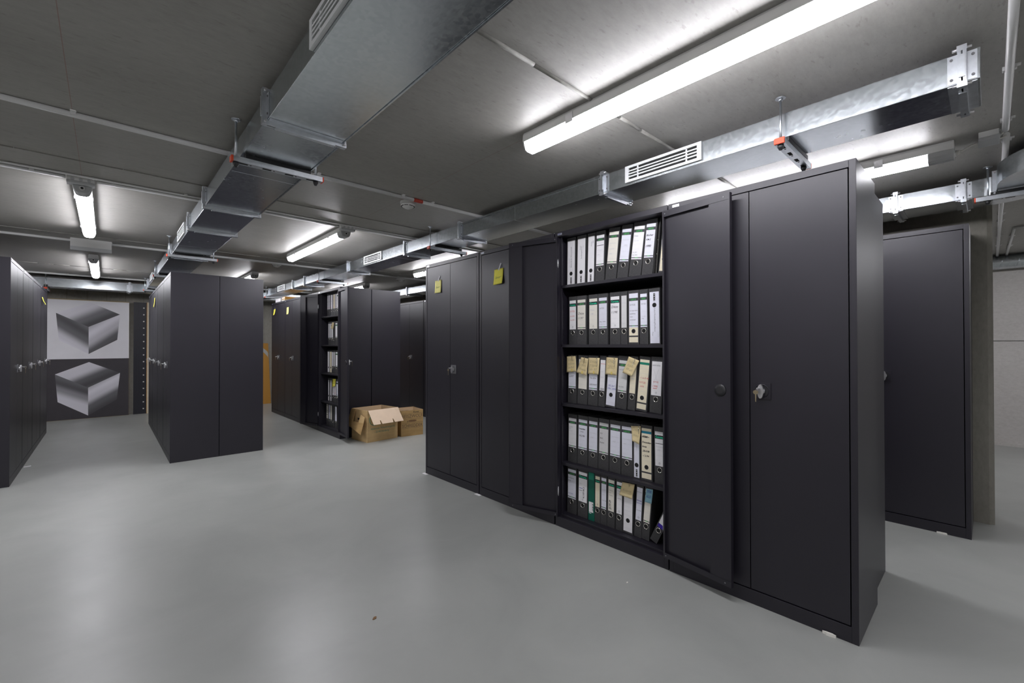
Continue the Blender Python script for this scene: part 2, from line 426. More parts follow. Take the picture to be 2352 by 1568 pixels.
conduit([(-3.2, 3.835, zc), (-.19, 3.835, zc)], 'conduit ending left of the junction box on the second light', .0115, [(x, 3.835, zc) for x in (-2, -1.2, -.33)])
conduit([(-.05, 3.835, zc), (1.48, 3.835, zc)], 'conduit between the two junction boxes at the second row of lights', .0115, [(x, 3.835, zc) for x in (.03, .9, 1.36)])
conduit([(1.63, 3.835, zc), (4.34, 3.835, zc)], 'conduit from the middle light to the narrow duct', .0115, [(x, 3.835, zc) for x in (1.73, 2.7, 3.7)])
conduit([(-3.2, 3.79, CE-.008), (4.34, 3.79, CE-.008)], 'thin second conduit beside the one at the second row of lights', .0065, [(x, 3.79, CE-.008) for x in (-2.4, .4, 2.3)])
conduit([(-3.2, 6.13, zc), (4.34, 6.13, zc)], 'conduit across the ceiling above the white emergency light box', .0125,
        [(x, 6.13, zc) for x in (-1.2, -.26, .03, 1.45, 1.80, 3.26, 3.55)])
conduit([(-3.2, 9.17, zc), (4.34, 9.17, zc)], 'farthest conduit across the ceiling in front of the far duct', .0125,
        [(x, 9.17, zc) for x in (-1.4, -.42, .02, 1.2, 2.6, 3.5)])
conduit([(1.3, -.055, zc), (3.19, -.055, zc)], 'white conduit at the top right corner ending by the junction box', .0125,
        [(x, -.055, zc) for x in (1.5, 2.50, 3.06)])
conduit([(3.27, -.06, zc), (7.86, -.06, zc)], 'white conduit continuing past the elbow duct toward the light concrete wall', .0125,
        [(x, -.06, zc) for x in (3.36, 5.25, 5.55, 6.3, 6.9)])
conduit([(5.95, -.15, zc), (7.86, -.13, zc)], 'short conduit beside the far right pipe above the spiral duct', .0105,
        [(x, -.14, zc) for x in (6.4, 7.0)])
conduit([(5.95, -.15, zc), (5.60, -2.2, zc)], 'conduit branching off to the right above the side bay', .0095, [])
def jbox(x0, x1, y0, y1, z0, label, holes=True):
    t = thing('junction_box', label, 'junction box', ((x0+x1)/2, (y0+y1)/2, 0))
    hx, hy = (x1-x0)/2, (y1-y0)/2
    b = MB(); b.box(-hx, hx, -hy, hy, z0+.016, CE, 'white_plastic')
    b.build('body', t, .003)
    b = MB(); b.box(-hx-.002, hx+.002, -hy-.002, hy+.002, z0, z0+.016, 'grey_plastic'); b.build('lid', t, .003)
    if holes:
        for d in (-.6, 0, .6):
            b = MB(); b.cyl((d*hx, -hy-.004, z0+.026), (d*hx, -hy+.001, z0+.026), .009, 'grey_plastic', 14); b.build('cable_gland', t)
    return t
jbox(-.185, -.06, 3.825, 3.885, 2.203, 'grey junction box at the head of the left light')
jbox(1.495, 1.615, 3.805, 3.855, 2.205, 'junction box at the head of the middle ceiling light')
jbox(3.175, 3.285, -.035, .035, 2.205, 'junction box beside the conduit gap at top right', True)
t = thing('lamp_cable', 'thin white cable from the right light to the junction box', 'cable', (3.225, .11, 2.19))
b = MB(); b.tube([(0, .012, 0), (0, -.02, .004), (-.003, -.05, .02), (-.005, -.078, .025)], .0045, 'cable_white', 8); b.build('cable', t)
b = MB(); b.tube([(0, .008, 0), (0, -.012, 0)], [.014, .011], 'cable_white', 12); b.build('gland', t)
t = thing('lamp_cable', 'white cable loop entering the cut conduit at top right', 'cable', (3.20, -.055, CE-.03))
b = MB(); b.tube([(.02, .025, .0), (.0, .01, .006), (-.012, .0, .0165)], .0045, 'cable_white', 8)
b.build('cable', t)
b = MB(); b.tube([(.05, .024, 0), (.07, .008, .008), (.072, -.004, .0165)], .0045, 'cable_white', 8); b.build('cable', t)

# smoke detectors
def detector(x, y, label, square=False):
    t = thing('smoke_detector', label, 'smoke detector', (x, y, CE))
    b = MB()
    if square: b.box(-.06, .06, -.06, .06, -.03, 0, 'white_plastic')
    else: b.cyl((0, 0, -.018), (0, 0, 0), .055, 'white_plastic', 28)
    b.build('base', t, .003)
    z0 = -.03 if square else -.018
    b = MB(); b.tube([(0, 0, z0), (0, 0, z0-.010), (0, 0, z0-.022), (0, 0, z0-.032), (0, 0, z0-.036)], [.052, .053, .040, .022, .012], 'white_plastic', 28)
    for k in range(8):
        a = k*PI/4; M = Matrix.Rotation(a, 4, 'Z'); b.box(.037, .0475, -.013, .013, z0-.0195, z0-.0165, 'dark_void', M)
    b.build('sensor_head', t)
detector(1.62, 2.885, 'round smoke detector next to the red conduit sleeve, nearest of the detectors')
detector(1.60, 6.19, 'round smoke detector under the far conduit, past the middle light')
detector(3.36, 6.20, 'smoke detector on a square base above the far cabinets at right', True)
t = thing('red_sleeve', 'red conduit sleeve above the nearest smoke detector', 'conduit', (1.645, 2.787, zc))
b = MB(); b.tube([(-.036, 0, 0), (.036, 0, 0)], .0132, 'red_pipe', 12); b.build('sleeve', t)

# emergency light box
t = thing('emergency_light', 'white box-shaped emergency light under the left conduit', 'emergency light', (-.115, 6.0835, 0))
b = MB(); pr = [(-.035, 2.222), (.035, 2.222), (.035, 2.16), (.012, 2.135), (-.035, 2.165)]
b.prism([(-.035, CE+.0008), (.035, CE+.0008), (.035, 2.170), (-.035, 2.170)], -.15, .15, 'white_plastic', lambda u, v, w: (w, u, v)); b.build('housing', t, .002)
b = MB(); b.prism([(-.036, 2.170), (.036, 2.170), (.025, 2.135), (-.015, 2.135)], -.151, .151, 'grey_plastic', lambda u, v, w: (w, u, v)); b.build('cover', t, .002)

# ------------------------------------------------------------------ ducts
ZB, ZT = 2.093, 2.198
def flange(t, X0, X1, y, z0=ZB, z1=ZT, axis='y', lab=None):
    """bolted joint frame round the duct at y"""
    def put(b, u0, u1, v0, v1, w0, w1, m):
        if axis == 'y': b.box(u0, u1, y+v0, y+v1, w0, w1, m)
        else: b.box(y+v0, y+v1, u0, u1, w0, w1, m)
    b = MB(); e = .018
    for s in (-1, 1):
        v0, v1 = (s*.0065-.0045, s*.0065+.0045)
        put(b, X0-e, X0-.001, v0, v1, z0-e, z1+e, 'zinc'); put(b, X1+.001, X1+e, v0, v1, z0-e, z1+e, 'zinc')
        put(b, X0-.001, X1+.001, v0, v1, z0-e, z0-.001, 'zinc'); put(b, X0-.001, X1+.001, v0, v1, z1+.001, z1+e, 'zinc')
        # flat legs on the sheet
        f0, f1 = sorted((s*.0112, s*.036))
        put(b, X0-.003, X0-.0005, f0, f1, z0+.004, z1-.004, 'zinc'); put(b, X1+.0005, X1+.003, f0, f1, z0+.004, z1-.004, 'zinc')
        put(b, X0+.004, X1-.004, f0, f1, z0-.003, z0-.0005, 'zinc')
        for zz in (z0+.018, z1-.018):
            c = y+s*.026
            if axis == 'y': b.cyl((X0-.006, c, zz), (X0-.003, c, zz), .0045, 'grey_plate', 8)
            else: b.cyl((c, X0-.006, zz), (c, X0-.003, zz), .0045, 'grey_plate', 8)
    # clip rail under and beside
    put(b, X0+.03, X1-.03, -.010, .010, z0-e-.005, z0-e, 'zinc'); put(b, X0-e-.004, X0-e, -.008, .008, z0+.014, z1-.014, 'zinc')
    b.build('flange_frame', t)
    for (x, sx) in ((X0-e*.5, -1), (X1+e*.5, 1)):
        for z in (z0-e*.5, z1+e*.5):
            b = MB()
            put(b, x-.0095, x+.0095, -.0125, .0125, z-.0095, z+.0095, 'zinc')
            if axis == 'y': b.cyl((x, y-.024, z), (x, y+.024, z), .005, 'silver', 6)
            else: b.cyl((y-.024, x, z), (y+.024, x, z), .005, 'silver', 6)
            b.build('bolted_corner', t)
def vent(t, X, y0, y1, z0=2.106, z1=2.197):
    b = MB(); e = .014
    b.box(X-.012, X-.0005, y0, y1, z0, z0+e, 'vent_white'); b.box(X-.012, X-.0005, y0, y1, z1-e, z1, 'vent_white')
    b.box(X-.012, X-.0005, y0, y0+e+.008, z0+e, z1-e, 'vent_white'); b.box(X-.012, X-.0005, y1-e-.008, y1, z0+e, z1-e, 'vent_white')
    b.box(X-.003, X-.0005, y0+e+.008, y1-e-.008, z0+e, z1-e, 'dark_void')
    n = 4; h = (z1-z0-2*e)
    for k in range(1, n):
        z = z0+e+h*k/n; b.box(X-.011, X-.003, y0+e+.008, y1-e-.008, z-.0035, z+.0035, 'vent_white')
    for q in (.18, .82):
        y = y0+(y1-y0)*q; b.box(X-.008, X-.003, y-.004, y+.004, z0+e, z1-e, 'vent_white')
    b.build('vent_grille', t)
# wide duct
t = thing('ventilation_duct', 'wide galvanised duct running from top centre to the far left', 'duct', (0, 0, 0))
b = MB(); b.box(.465, .762, -3.2, 9.40, ZB, ZT, 'galvanised_steel')
for y in (.55, 2.62, 4.9, 6.4, 8.0):
    b.box(.4645, .7625, y, y+.003, ZB-.0006, ZT+.0005, 'zinc')
b.build('duct_body', t, .002)
b = MB(); b.box(.7625, .768, -3.2, 1.93, ZB-.004, ZB+.012, 'galvanised_steel'); b.box(.7625, .768, 1.975, 3.38, ZB-.004, ZB+.012, 'galvanised_steel')
b.box(.459, .4645, 1.975, 3.38, ZB-.004, ZB+.01, 'galvanised_steel'); b.build('seam', t)
for y in (1.945, 3.41, 4.146, 5.56, 7.13, 8.70): flange(t, .465, .762, y)
for y in (.96, 4.40, 7.74): vent(t, .465, y, y+.45)
# narrow duct
t = thing('ventilation_duct', 'narrow galvanised duct above the foreground row of cabinets', 'duct', (0, 0, 0))
b = MB(); b.box(2.146, 2.405, .017, 9.40, ZB, ZT, 'galvanised_steel')
for y in (2.3, 4.1, 6.05, 8.35): b.box(2.1455, 2.4055, y, y+.003, ZB-.0006, ZT+.0005, 'zinc')
b.build('duct_body', t, .002)
b = MB(); b.box(2.141, 2.1455, 1.56, 2.93, ZT-.01, ZT+.003, 'galvanised_steel'); b.build('seam', t)
for y in (.060, 1.535, 2.965, 3.87, 5.26, 6.84, 7.38, 8.76): flange(t, 2.146, 2.405, y)
for y in (.952, 4.366, 7.785): vent(t, 2.146, y, y+.43)
# far cross duct
t = thing('ventilation_duct', 'duct crossing along the far wall above the cube painting', 'duct', (0, 0, 0))
b = MB(); b.box(-3.2, 4.34, 9.402, 9.70, 2.07, 2.195, 'galvanised_steel'); b.build('duct_body', t, .002)
b = MB(); b.box(-3.2, 4.34, 9.397, 9.4015, 2.172, 2.199, 'galvanised_steel'); b.build('seam', t)
for x in (-1.7, .27, 1.6, 3.2): flange(t, 9.402, 9.70, x, 2.07, 2.195, 'x')
# duct along concrete wall with S-bend
t = thing('ventilation_duct', 'duct along the concrete wall at right with a curved elbow', 'duct', (0, 0, 0))
X0, X1 = 3.88, 4.17
def arc(cx, cy, r, a0, a1, n=14): return [(cx+r*math.cos(R(a0+(a1-a0)*i/n)), cy+r*math.sin(R(a0+(a1-a0)*i/n))) for i in range(n+1)]
b = MB(); b.box(X0, X1, .10, 9.40, ZB, ZT, 'galvanised_steel'); b.build('duct_body', t, .002)
r1 = .05; yb = .02
inner = [(X0, .099)]+arc(X0-r1, yb, r1, 0, -90, 8); outer = arc(X0-r1, yb, r1+.29, -90, 0, 14)+[(X1, .099)]
b = MB(); b.prism(inner+outer, ZB, ZT, 'galvanised_steel'); b.build('elbow', t)
xs = X0-r1; ye = yb-r1
o2 = [(xs-.001, ye)]+[(3.69, ye)]+arc(3.69, ye-.41, .41, 90, 180, 16)+[(3.28, -3.0)]
i2 = [(3.57, -3.0)]+arc(3.69, ye-.41, .12, 180, 90, 10)+[(xs-.001, ye-.29)]
b = MB(); b.prism(o2+i2, ZB, ZT, 'galvanised_steel'); b.build('elbow', t)
b = MB(); sm = [(x-.003 if i > 1 else x, y+.003) for i, (x, y) in enumerate(o2[:-1])]
flange(t, X0, X1, .107); flange(t, X0, X1, .424); flange(t, X0, X1, 6.93); flange(t, X0, X1, 3.4)
flange(t, ye-.29, ye, xs, ZB, ZT, 'x')
# spiral duct
t = thing('spiral_duct', 'round spiral duct along the light concrete wall at far right', 'duct', (7.70, 0, 2.163))
b = MB(); b.tube([(0, -4.4+i*.5, 0) for i in range(29)], .082, 'galvanised_steel', 32); b.build('duct_body', t)
b = MB(); pts = []
for i in range(64*24): 
    a = 2*PI*i/24; y = -1.2+.13*i/24
    if y < 2.5: pts.append((.083*math.cos(a), y, .083*math.sin(a)))
b.tube(pts, .0025, 'galvanised_steel', 6); b.build('spiral_seam', t)
t = thing('ceiling_bracket', 'small bracket between the spiral duct and the ceiling at far right', 'bracket', (7.70, -.5, 0))
b = MB(); b.cyl((0, 0, 2.243), (0, 0, CE), .02, 'zinc', 12); b.torus((0, 0, 2.163), (0, 1, 0), .0865, .0035, 'zinc', 28, 6); b.build('bracket', t)

# support rails with rods
def rail(cx0, cx1, y, label, rods, axis='x', z1=2.0745):
    t = thing('support_rail', label, 'support rail', (cx0, y, 0) if axis == 'x' else (y, cx0, 0), 0 if axis == 'x' else PI/2, 'duct support rails')
    L_ = cx1-cx0; b = MB(); h = .024; w = .019
    b.box(0, L_, -w, w, z1-.003, z1, 'zinc'); b.box(0, L_, -w, -w+.003, z1-h, z1-.003, 'zinc'); b.box(0, L_, w-.003, w, z1-h, z1-.003, 'zinc')
    b.box(0, L_, -w+.003, w-.003, z1-h, z1-h+.003, 'zinc')
    n = max(3, int(L_/.085))
    for k in range(n):
        x = L_*(k+.5)/n
        b.box(x-.026, x+.012, -.007, .007, z1-h-.0006, z1-h, 'dark_void'); b.cyl((x+.024, 0, z1-h-.0006), (x+.024, 0, z1-h), .004, 'dark_void', 10)
    b.build('rail', t)
    for (a, c) in ((-.009, .001), (L_-.001, L_+.006)):
        b = MB(); b.box(a, c, -w-.001, w+.001, z1-h-.001, z1+.001, 'orange_cap'); b.build('end_cap', t, .002)
    for x in rods:
        x -= cx0
        b = MB(); b.cyl((x, 0, z1-h-.004), (x, 0, CE), .005, 'zinc', 10); b.cyl((x, 0, CE-.003), (x, 0, CE), .02, 'zinc', 16); b.cyl((x, 0, CE-.012), (x, 0, CE-.003), .009, 'zinc', 6)
        b.build('threaded_rod', t)
        b = MB(); b.tube([(x, 0, z1-h-.0005), (x, 0, z1-h-.010), (x, 0, z1-h-.022)], [.012, .012, .006], 'black_plastic', 12); b.build('nut_cap', t)
    b = MB(); b.box(.05, L_-.06, -w-.002, w+.002, z1, ZB-.0005 if z1 > 2.05 else z1+.01, 'black_plastic'); b.build('rubber_pad', t)
for y, l in ((2.37, 'rail with orange end cap under the wide duct near the first white conduit'), (5.34, 'rail under the wide duct left of the cabinet block'),
             (7.02, 'rail under the wide duct farther toward the far wall'), (8.95, 'farthest rail under the wide duct by the far duct')):
    rail(.425, .825, y, l, (.438, .795))
for y, l in ((.600, 'orange-capped slotted rail hanging above the tall foreground cabinets'), (3.36, 'rail under the narrow duct above the far end of the foreground row'),
             (6.15, 'rail under the narrow duct near the far open cabinet'), (8.83, 'farthest rail under the narrow duct near the far wall')):
    rail(2.095, 2.495, y, l, (2.108, 2.448))
rail(-.9, .055, 3.835, 'long rail with orange cap under the elbow duct at right', (-.85, 0.005), 'y')
rail(9.33, 9.78, -.66, 'rail with orange cap under the far cross duct', (9.348, 9.76), 'y', 2.0505)

# ------------------------------------------------------------------ cabinets
H = 1.95
def leaf_mesh(w, sgn):
    def fn(b):
        z0, z1 = .070, 1.915; m = 'black_powder_coat'
        def bx(x0, x1, y0, y1, za, zb): b.box(x0, x1, min(sgn*y0, sgn*y1), max(sgn*y0, sgn*y1), za, zb, m)
        bx(0, .0025, 0, w, z0, z1)
        bx(.0025, .020, 0, .010, z0, z1); bx(.0025, .020, w-.002, w, z0, z1)
        bx(.0165, .020, .010, w-.002, z1-.032, z1); bx(.0025, .0165, .010, w-.002, z1-.003, z1); bx(.0165, .020, .010, w-.002, z0, z0+.026); bx(.0025, .0165, .010, w-.002, z0, z0+.003)
        bx(.0025, .0185, w-.105, w-.002, z0+.026, z1-.032)
        for z in (z0+.013, z1-.016):
            for y in (.016, w-.03):
                b.cyl((.020, sgn*y, z), (.0215, sgn*y, z), .0035, 'grey_plate', 8)
    return fn
def lock_parts(door, w, plate, key=True, sgn=1):
    y = sgn*(w-.05); z = .99
    def fp(b):
        b.box(-.004, 0, y-.037, y+.037, z-.037, z+.037, plate)
        b.torus((-.004, y, z), (1, 0, 0), .029, .0025, plate, 28, 6); b.disc((-.0042, y, z), (-1, 0, 0), .029, 'black_dish' if plate == 'black_powder_coat' else 'grey_plate', 28)
    cached(('plate', plate, round(w, 3), sgn), 'lock_plate', fp, door)
    def fh(b):
        pts = []
        b.tube([(-.004, y, z), (-.016, y, z)], .015, 'silver', 18)
        b.prism([(.011*math.cos(a)*1.1, .032*math.sin(a)) for a in [2*PI*i/20 for i in range(20)]], -.026, -.014, 'silver', lambda u, v, q: (q, y+u, z+v-.002))
    cached(('lever', round(w, 3), sgn), 'lock_lever', fh, door)
    if key:
        def fk(b):
            b.tube([(-.026, y+.006*sgn, z+.012), (-.045, y+.006*sgn, z+.012)], .0045, 'silver', 10)
            b.prism([(.011*math.cos(a), .010*math.sin(a)) for a in [2*PI*i/14 for i in range(14)]], -.052, -.050, 'brass_key', lambda u, v, q: (q, y+.010*sgn+u, z-.004+v))
            b.prism([(-.003, 0), (.003, 0), (.002, -.034), (-.002, -.036)], -.0515, -.0495, 'brass_key', lambda u, v, q: (q, y+.010*sgn+u, z-.012+v))
            b.torus((-.047, y+.007*sgn, z+.008), (0, 1, 0), .008, .0009, 'silver', 14, 5)
        cached(('key', round(w, 3), sgn), 'key', fk, door)
def cabinet(loc, W, label, rz=0., openL=None, openR=None, lock='grey_plate', group='black steel cabinets', badge=True, key=True, inside=False, D=.42, name='storage_cabinet'):
    t = thing(name, label, 'cabinet', loc, rz, group)
    tt = .024
    def fc(b):
        m = 'black_powder_coat'
        b.box(0, D, 0, tt, 0, H, m); b.box(0, D, W-tt, W, 0, H, m)
        b.box(0, D, tt, W-tt, H-.031, H, m); b.box(D-.012, D, tt, W-tt, .08, H-.031, m)
        b.box(.0, D, tt, W-tt, .0, .064, m); b.box(.024, D, tt, W-tt, .064, .08, m)
        if inside:
            for k in range(64):
                z = .14+k*.027
                for (y0, y1) in ((tt, tt+.003), (W-tt-.003, W-tt)):
                    b.box(.050, .062, y0, y1, z, z+.011, m)
            for (y0, y1) in ((tt, tt+.012), (W-tt-.012, W-tt)): b.box(.026, .040, y0, y1, .08, H-.031, m)
    cached(('carc', W, D, inside), 'carcass', fc, t, .0012)
    g = .004; w = (W-2*tt-3*g)/2
    dr = cached(('leaf', round(w, 3), 1), 'door', leaf_mesh(w, 1), t, 0, (0.001, tt+g-(.012 if openR else 0), 0), (0, 0, R(openR or 0)))
    dl = cached(('leaf', round(w, 3), -1), 'door', leaf_mesh(w, -1), t, 0, (0.001, W-tt-g, 0), (0, 0, -R(openL or 0)))
    lock_parts(dr, w, lock, key)
    for (d, s, op) in ((dr, 1, openR), (dl, -1, openL)):
        if op or inside:
            for z in (.235, 1.74):
                def fh(b, s=s, z=z): b.box(.006, .018, *sorted((-s*.0035, -s*.0005)), z-.022, z+.022, 'silver'); b.cyl((.012, -s*.003, z-.03), (.012, -s*.003, z+.03), .003, 'silver', 8)
                cached(('hinge', s, z), 'hinge', fh, d)
    if openR:
        y = w-.05
        def fk(b): b.tube([(.0185, y, .985), (.022, y, .985), (.0255, y, .985)], [.029, .027, .016], 'black_plastic', 28)
        cached(('knob', round(w, 3)), 'lock_cover', fk, dr)
    if badge:
        def fb(b):
            b.box(-.0025, 0, W-.060, W-.024, H-.022, H-.010, 'silver')
            b.text('LIGHT', .0105, (-.0032, W-.026, H-.0195), (0, -1, 0), (0, 0, 1), 'logo_blue', 'l', .15, .02, .032)
        cached(('badge', W), 'badge', fb, t)
    if inside:
        for z in (.421, .813, 1.203, 1.597):
            def fs(b, z=z): b.box(.026, D-.014, tt+.0035, W-tt-.0035, z-.019, z, 'black_powder_coat')
            cached(('shelf', W, z), 'shelf', fs, t, .001)
    return t
XA = 2.208
GA = 'foreground row of black cabinets'
cabinet((XA, .361, 0), .802, 'tall black cabinet at the near end of the foreground row, silver lock with keys', lock='black_powder_coat', group=GA)
cabinet((XA, 1.170, 0), .802, 'near open black cabinet with doors swung wide, full of binders', openL=163, openR=172, inside=True, key=False, lock='black_powder_coat', group=GA)
cabinet((XA, 1.983, 0), .802, 'foreground cabinet with yellow note, half covered by the open door', group=GA)
cabinet((XA, 2.795, 0), .802, 'farthest cabinet of the foreground row, both doors and lock showing', group=GA)
cabinet((3.045, 1.187, 0), .802, 'cabinet standing back to back behind the near-end foreground cabinet', PI, group='cabinets seen from the side')
GC = 'far right row of black cabinets'
for i, (l, a, c, ins) in enumerate((('far open black cabinet behind the moving boxes, right door swung back', 160, 176, True),
        ('black cabinet covered by the left door of the far open cabinet', None, None, False),
        ('far row cabinet with yellow note carrying the brown carton', None, None, False),
        ('last cabinet of the far row, beside the chipboard panel', None, None, False))):
    cabinet((2.194, 5.631+i*.791, 0), .787, l, openL=a, openR=c, inside=ins, group=GC)
cabinet((3.043, 6.418, 0), .787, 'cabinet backing the far open cabinet, its side above the moving boxes', PI, group='cabinets seen from the side')
GD = 'black cabinets of the middle block'
for i, l in enumerate(('nearest cabinet on the left face of the middle block, no note', 'second cabinet on the left face of the middle block', 'third cabinet of the middle block, yellow note on it', 'farthest cabinet on the left face of the middle block')):
    cabinet((.477, 5.649+i*.777, 0), .773, l, group=GD)
cabinet((1.322, 6.422, 0), .773, 'right-hand cabinet of the middle block, plain side toward the room', PI, group='cabinets seen from the side')
GE = 'black cabinets along the left edge'
for i, l in enumerate(('nearest cabinet of the left-edge row, dark side toward the camera', 'second cabinet of the left-edge row', 'third cabinet of the left-edge row', 'farthest cabinet of the left-edge row, with a curling yellow note')):
    cabinet((-.602, 5.642+i*.786+.78, 0), .78, l, PI, group=GE)
GB = 'black cabinets against the concrete wall'
cabinet((3.913, .086, 0), .92, 'black cabinet against the concrete wall at right, behind the foreground row', lock='black_powder_coat', group=GB)
cabinet((3.913, 5.515, 0), .92, 'sliver of a black cabinet just left of the foreground row', group=GB)
cabinet((3.913, 6.450, 0), .92, 'black cabinet with silver lock between the moving boxes and foreground row', group=GB)

# ------------------------------------------------------------------ binders
RT, UP = (0, -1, 0), (0, 0, 1)
def binder(X, Y, z, w, label, style, lean=0., texts=(), paper='paper_white', group='', small=False, lblw=None, h=.318, reverse=False, d=.285):
    """spine faces -x ; origin at the middle of the spine's foot"""
    a = R(lean); lift = (w/2)*abs(math.sin(a)); shift = (w/2)*(1-math.cos(a))
    t = thing('lever_arch_binder', label, 'binder', (X, Y, z+lift), 0, group, (a, 0, 0))
    cov = 'binder_green' if style == 'green' else 'binder_marbled'
    hw = w/2-.0004
    def fc(b):
        b.box(0, .003, -hw, hw, 0, h, cov); b.box(.003, d, -hw, -hw+.0025, 0, h, cov); b.box(.003, d, hw-.0025, hw, 0, h, cov)
        b.box(.030, d-.02, -hw+.004, hw-.004, .010, h-.020, 'page_edges'); b.box(.0032, d-.05, -hw+.003, hw-.003, .004, .0075, 'page_edges')
    def fr(b):
        b.box(d-.003, d, -hw, hw, 0, h, cov); b.box(0, d-.003, -hw, -hw+.0025, 0, h, cov); b.box(0, d-.003, hw-.0025, hw, 0, h, cov)
        b.box(.02, d-.03, -hw+.0025, hw-.0025, .010, h-.020, 'page_edges')
        for q in (.115, .195): b.torus((.014, 0, q), (0, 1, 0), .010, .0016, 'ring_metal', 14, 6)
    cached(('cov', w, cov, h, reverse, d), 'cover', fr if reverse else fc, t, 0 if small else .0008)
    if reverse: return t
    lw = lblw or (w-.013 if w > .05 else w-.012); x = -.0004; L0, L1 = .100, .292
    b = MB()
    def q(y0, y1, z0, z1, m, dx=0.):   # y measured rightwards from the label's left edge
        yl = lw/2
        b.poly([(x-dx, yl-y0, z0), (x-dx, yl-y0, z1), (x-dx, yl-y1, z1), (x-dx, yl-y1, z0)][::-1], m)
    full = style in ('full_white', 'full_cream', 'full_ivory', 'full_letter')
    if style == 'full_white': q(0, lw, .006, .297, paper)
    elif style == 'full_cream': q(0, lw, .030+.022, .300, paper); q(0, lw, .012, .043, paper)
    elif style == 'full_ivory': q(0, lw, .012, .296, paper)
    elif style == 'full_letter':
        q(0, lw, .100, .300, paper); q(0, lw, .052, .0995, 'paper_cream'); q(0, lw, .012, .043, 'paper_cream')
    elif style == 'green':
        q(0, lw, .26, h-.001, 'band_teal'); b.build('spine_band', t); b = MB()
        q(0, lw-.002, .052, .118, 'paper_white'); q(0, .018, .044, .048, 'paper_white')
    elif style == 'violet':
        q(0, lw, .12, .292, paper); q(0, lw, .098, .12, 'label_violet')
    elif style == 'bare': pass
    else: q(0, lw, L0, L1, paper)
    if style == 'leitz' or style == 'full_letter':
        q(0, lw, .256, .273, 'band_dark', .0002); q(0, lw, .107, .1115, 'band_dark', .0002); q(lw*.35, lw*.65, .1075, .111, 'logo_green', .0004)
        if not small: b.text('LEITZ', .0125, (x-.0005, 0, .2595), RT, UP, 'logo_green', 'c', 0, .03, lw*.62)
    if style == 'corona':
        q(0, lw, .252, .272, 'ink_black', .0002)
        if not small: b.text('Corona', .0165, (x-.0005, 0, .2565), RT, UP, 'logo_mint', 'c', 0, .035, lw*.86)
    if style in ('corona', 'emblem'):
        b.torus((x-.0002, 0, .116), (1, 0, 0), .0045, .0007, 'ink_grey', 12, 4); q(lw*.4, lw*.6, .105, .1058, 'ink_faint', .0002)
    if style == 'full_white':
        zz = .245 if 'top' in texts else .010
        q(lw/2-.0055, lw/2+.0055, zz, zz+.044, 'ink_black', .0002)
        for k, ch in enumerate('ELBA'):
            b.text(ch, .0095, (x-.0005, -.0035, zz+.003+k*.0105), (0, 0, 1), (0, 1, 0), 'paper_white', 'l', 0, .01)
    if style == 'full_cream':
        q(0, lw, .270, .284, 'band_petrol' if 'petrol' in texts else 'band_teal', .0002)
        for k in range(6): q(.002, lw-.002, .115+k*.026, .1156+k*.026, 'ink_faint', .0002)
    if style == 'full_ivory':
        for k in range(9): q(.002, lw-.002, .03+k*.026, .0306+k*.026, 'ink_faint', .0002)
    if not small and not full and style not in ('green', 'bare', 'violet'):
        for k in range(3): q(.004, lw-.004, .128+k*.03, .1285+k*.03, 'ink_faint', .0002)
    for T in texts:
        if isinstance(T, str): continue
        s, size, dx, zz, col = T[:5]; o = T[5] if len(T) > 5 else ''
        sh = .25 if 'h' in o else 0.; bo = .02 if 'b' in o else 0.
        if 'v' in o: b.text(s, size, (x-.0006, lw/2-dx, zz), (0, 0, 1), (0, 1, 0), col, 'l', sh, bo)
        elif 'd' in o: b.text(s, size, (x-.0006, lw/2-dx, zz), (0, 0, -1), (0, -1, 0), col, 'l', sh, bo)
        elif '_' in o: q(dx, dx+size, zz, zz+.003, col, .0006)
        elif 'x' in o:
            b.poly([(x-.0006, lw/2-dx, zz), (x-.0006, lw/2-dx-.0012, zz), (x-.0006, lw/2-dx-size, zz+.09), (x-.0006, lw/2-dx-size+.0012, zz+.09)], col)
            b.poly([(x-.0006, lw/2-dx-size, zz), (x-.0006, lw/2-dx-size+.0012, zz), (x-.0006, lw/2-dx, zz+.09), (x-.0006, lw/2-dx-.0012, zz+.09)], col)
        else: b.text(s, size, (x-.0006, lw/2-dx, zz), RT, UP, col, 'l', sh, bo)
    if b.f: b.build('spine_label', t)
    if style != 'green':
        zr = .222 if 'top' in texts else .078
        def fg(b):
            b.disc((x-.0008, 0, zr), (-1, 0, 0), .0125, 'dark_void', 20)
            if not full: b.torus((x-.0004, 0, zr), (1, 0, 0), .0138, .0021, 'ring_metal', 24, 6)
            else: b.torus((x-.0004, 0, zr), (1, 0, 0), .0126, .0008, 'ink_grey', 24, 5)
        cached(('ring', zr, full), 'finger_ring', fg, t)
    return t
XB = 2.280
K, F, G_, RD, BL = 'ink_black', 'ink_faint', 'ink_grey', 'ink_red', 'ink_blue'
S = {1: 1.597, 2: 1.203, 3: .813, 4: .421, 5: .080}
GRP = {1: 'binders on the top shelf of the near open cabinet', 2: 'binders on the second shelf of the near open cabinet', 3: 'binders on the third shelf of the near open cabinet',
       4: 'binders on the fourth shelf of the near open cabinet', 5: 'binders on the bottom of the near open cabinet'}
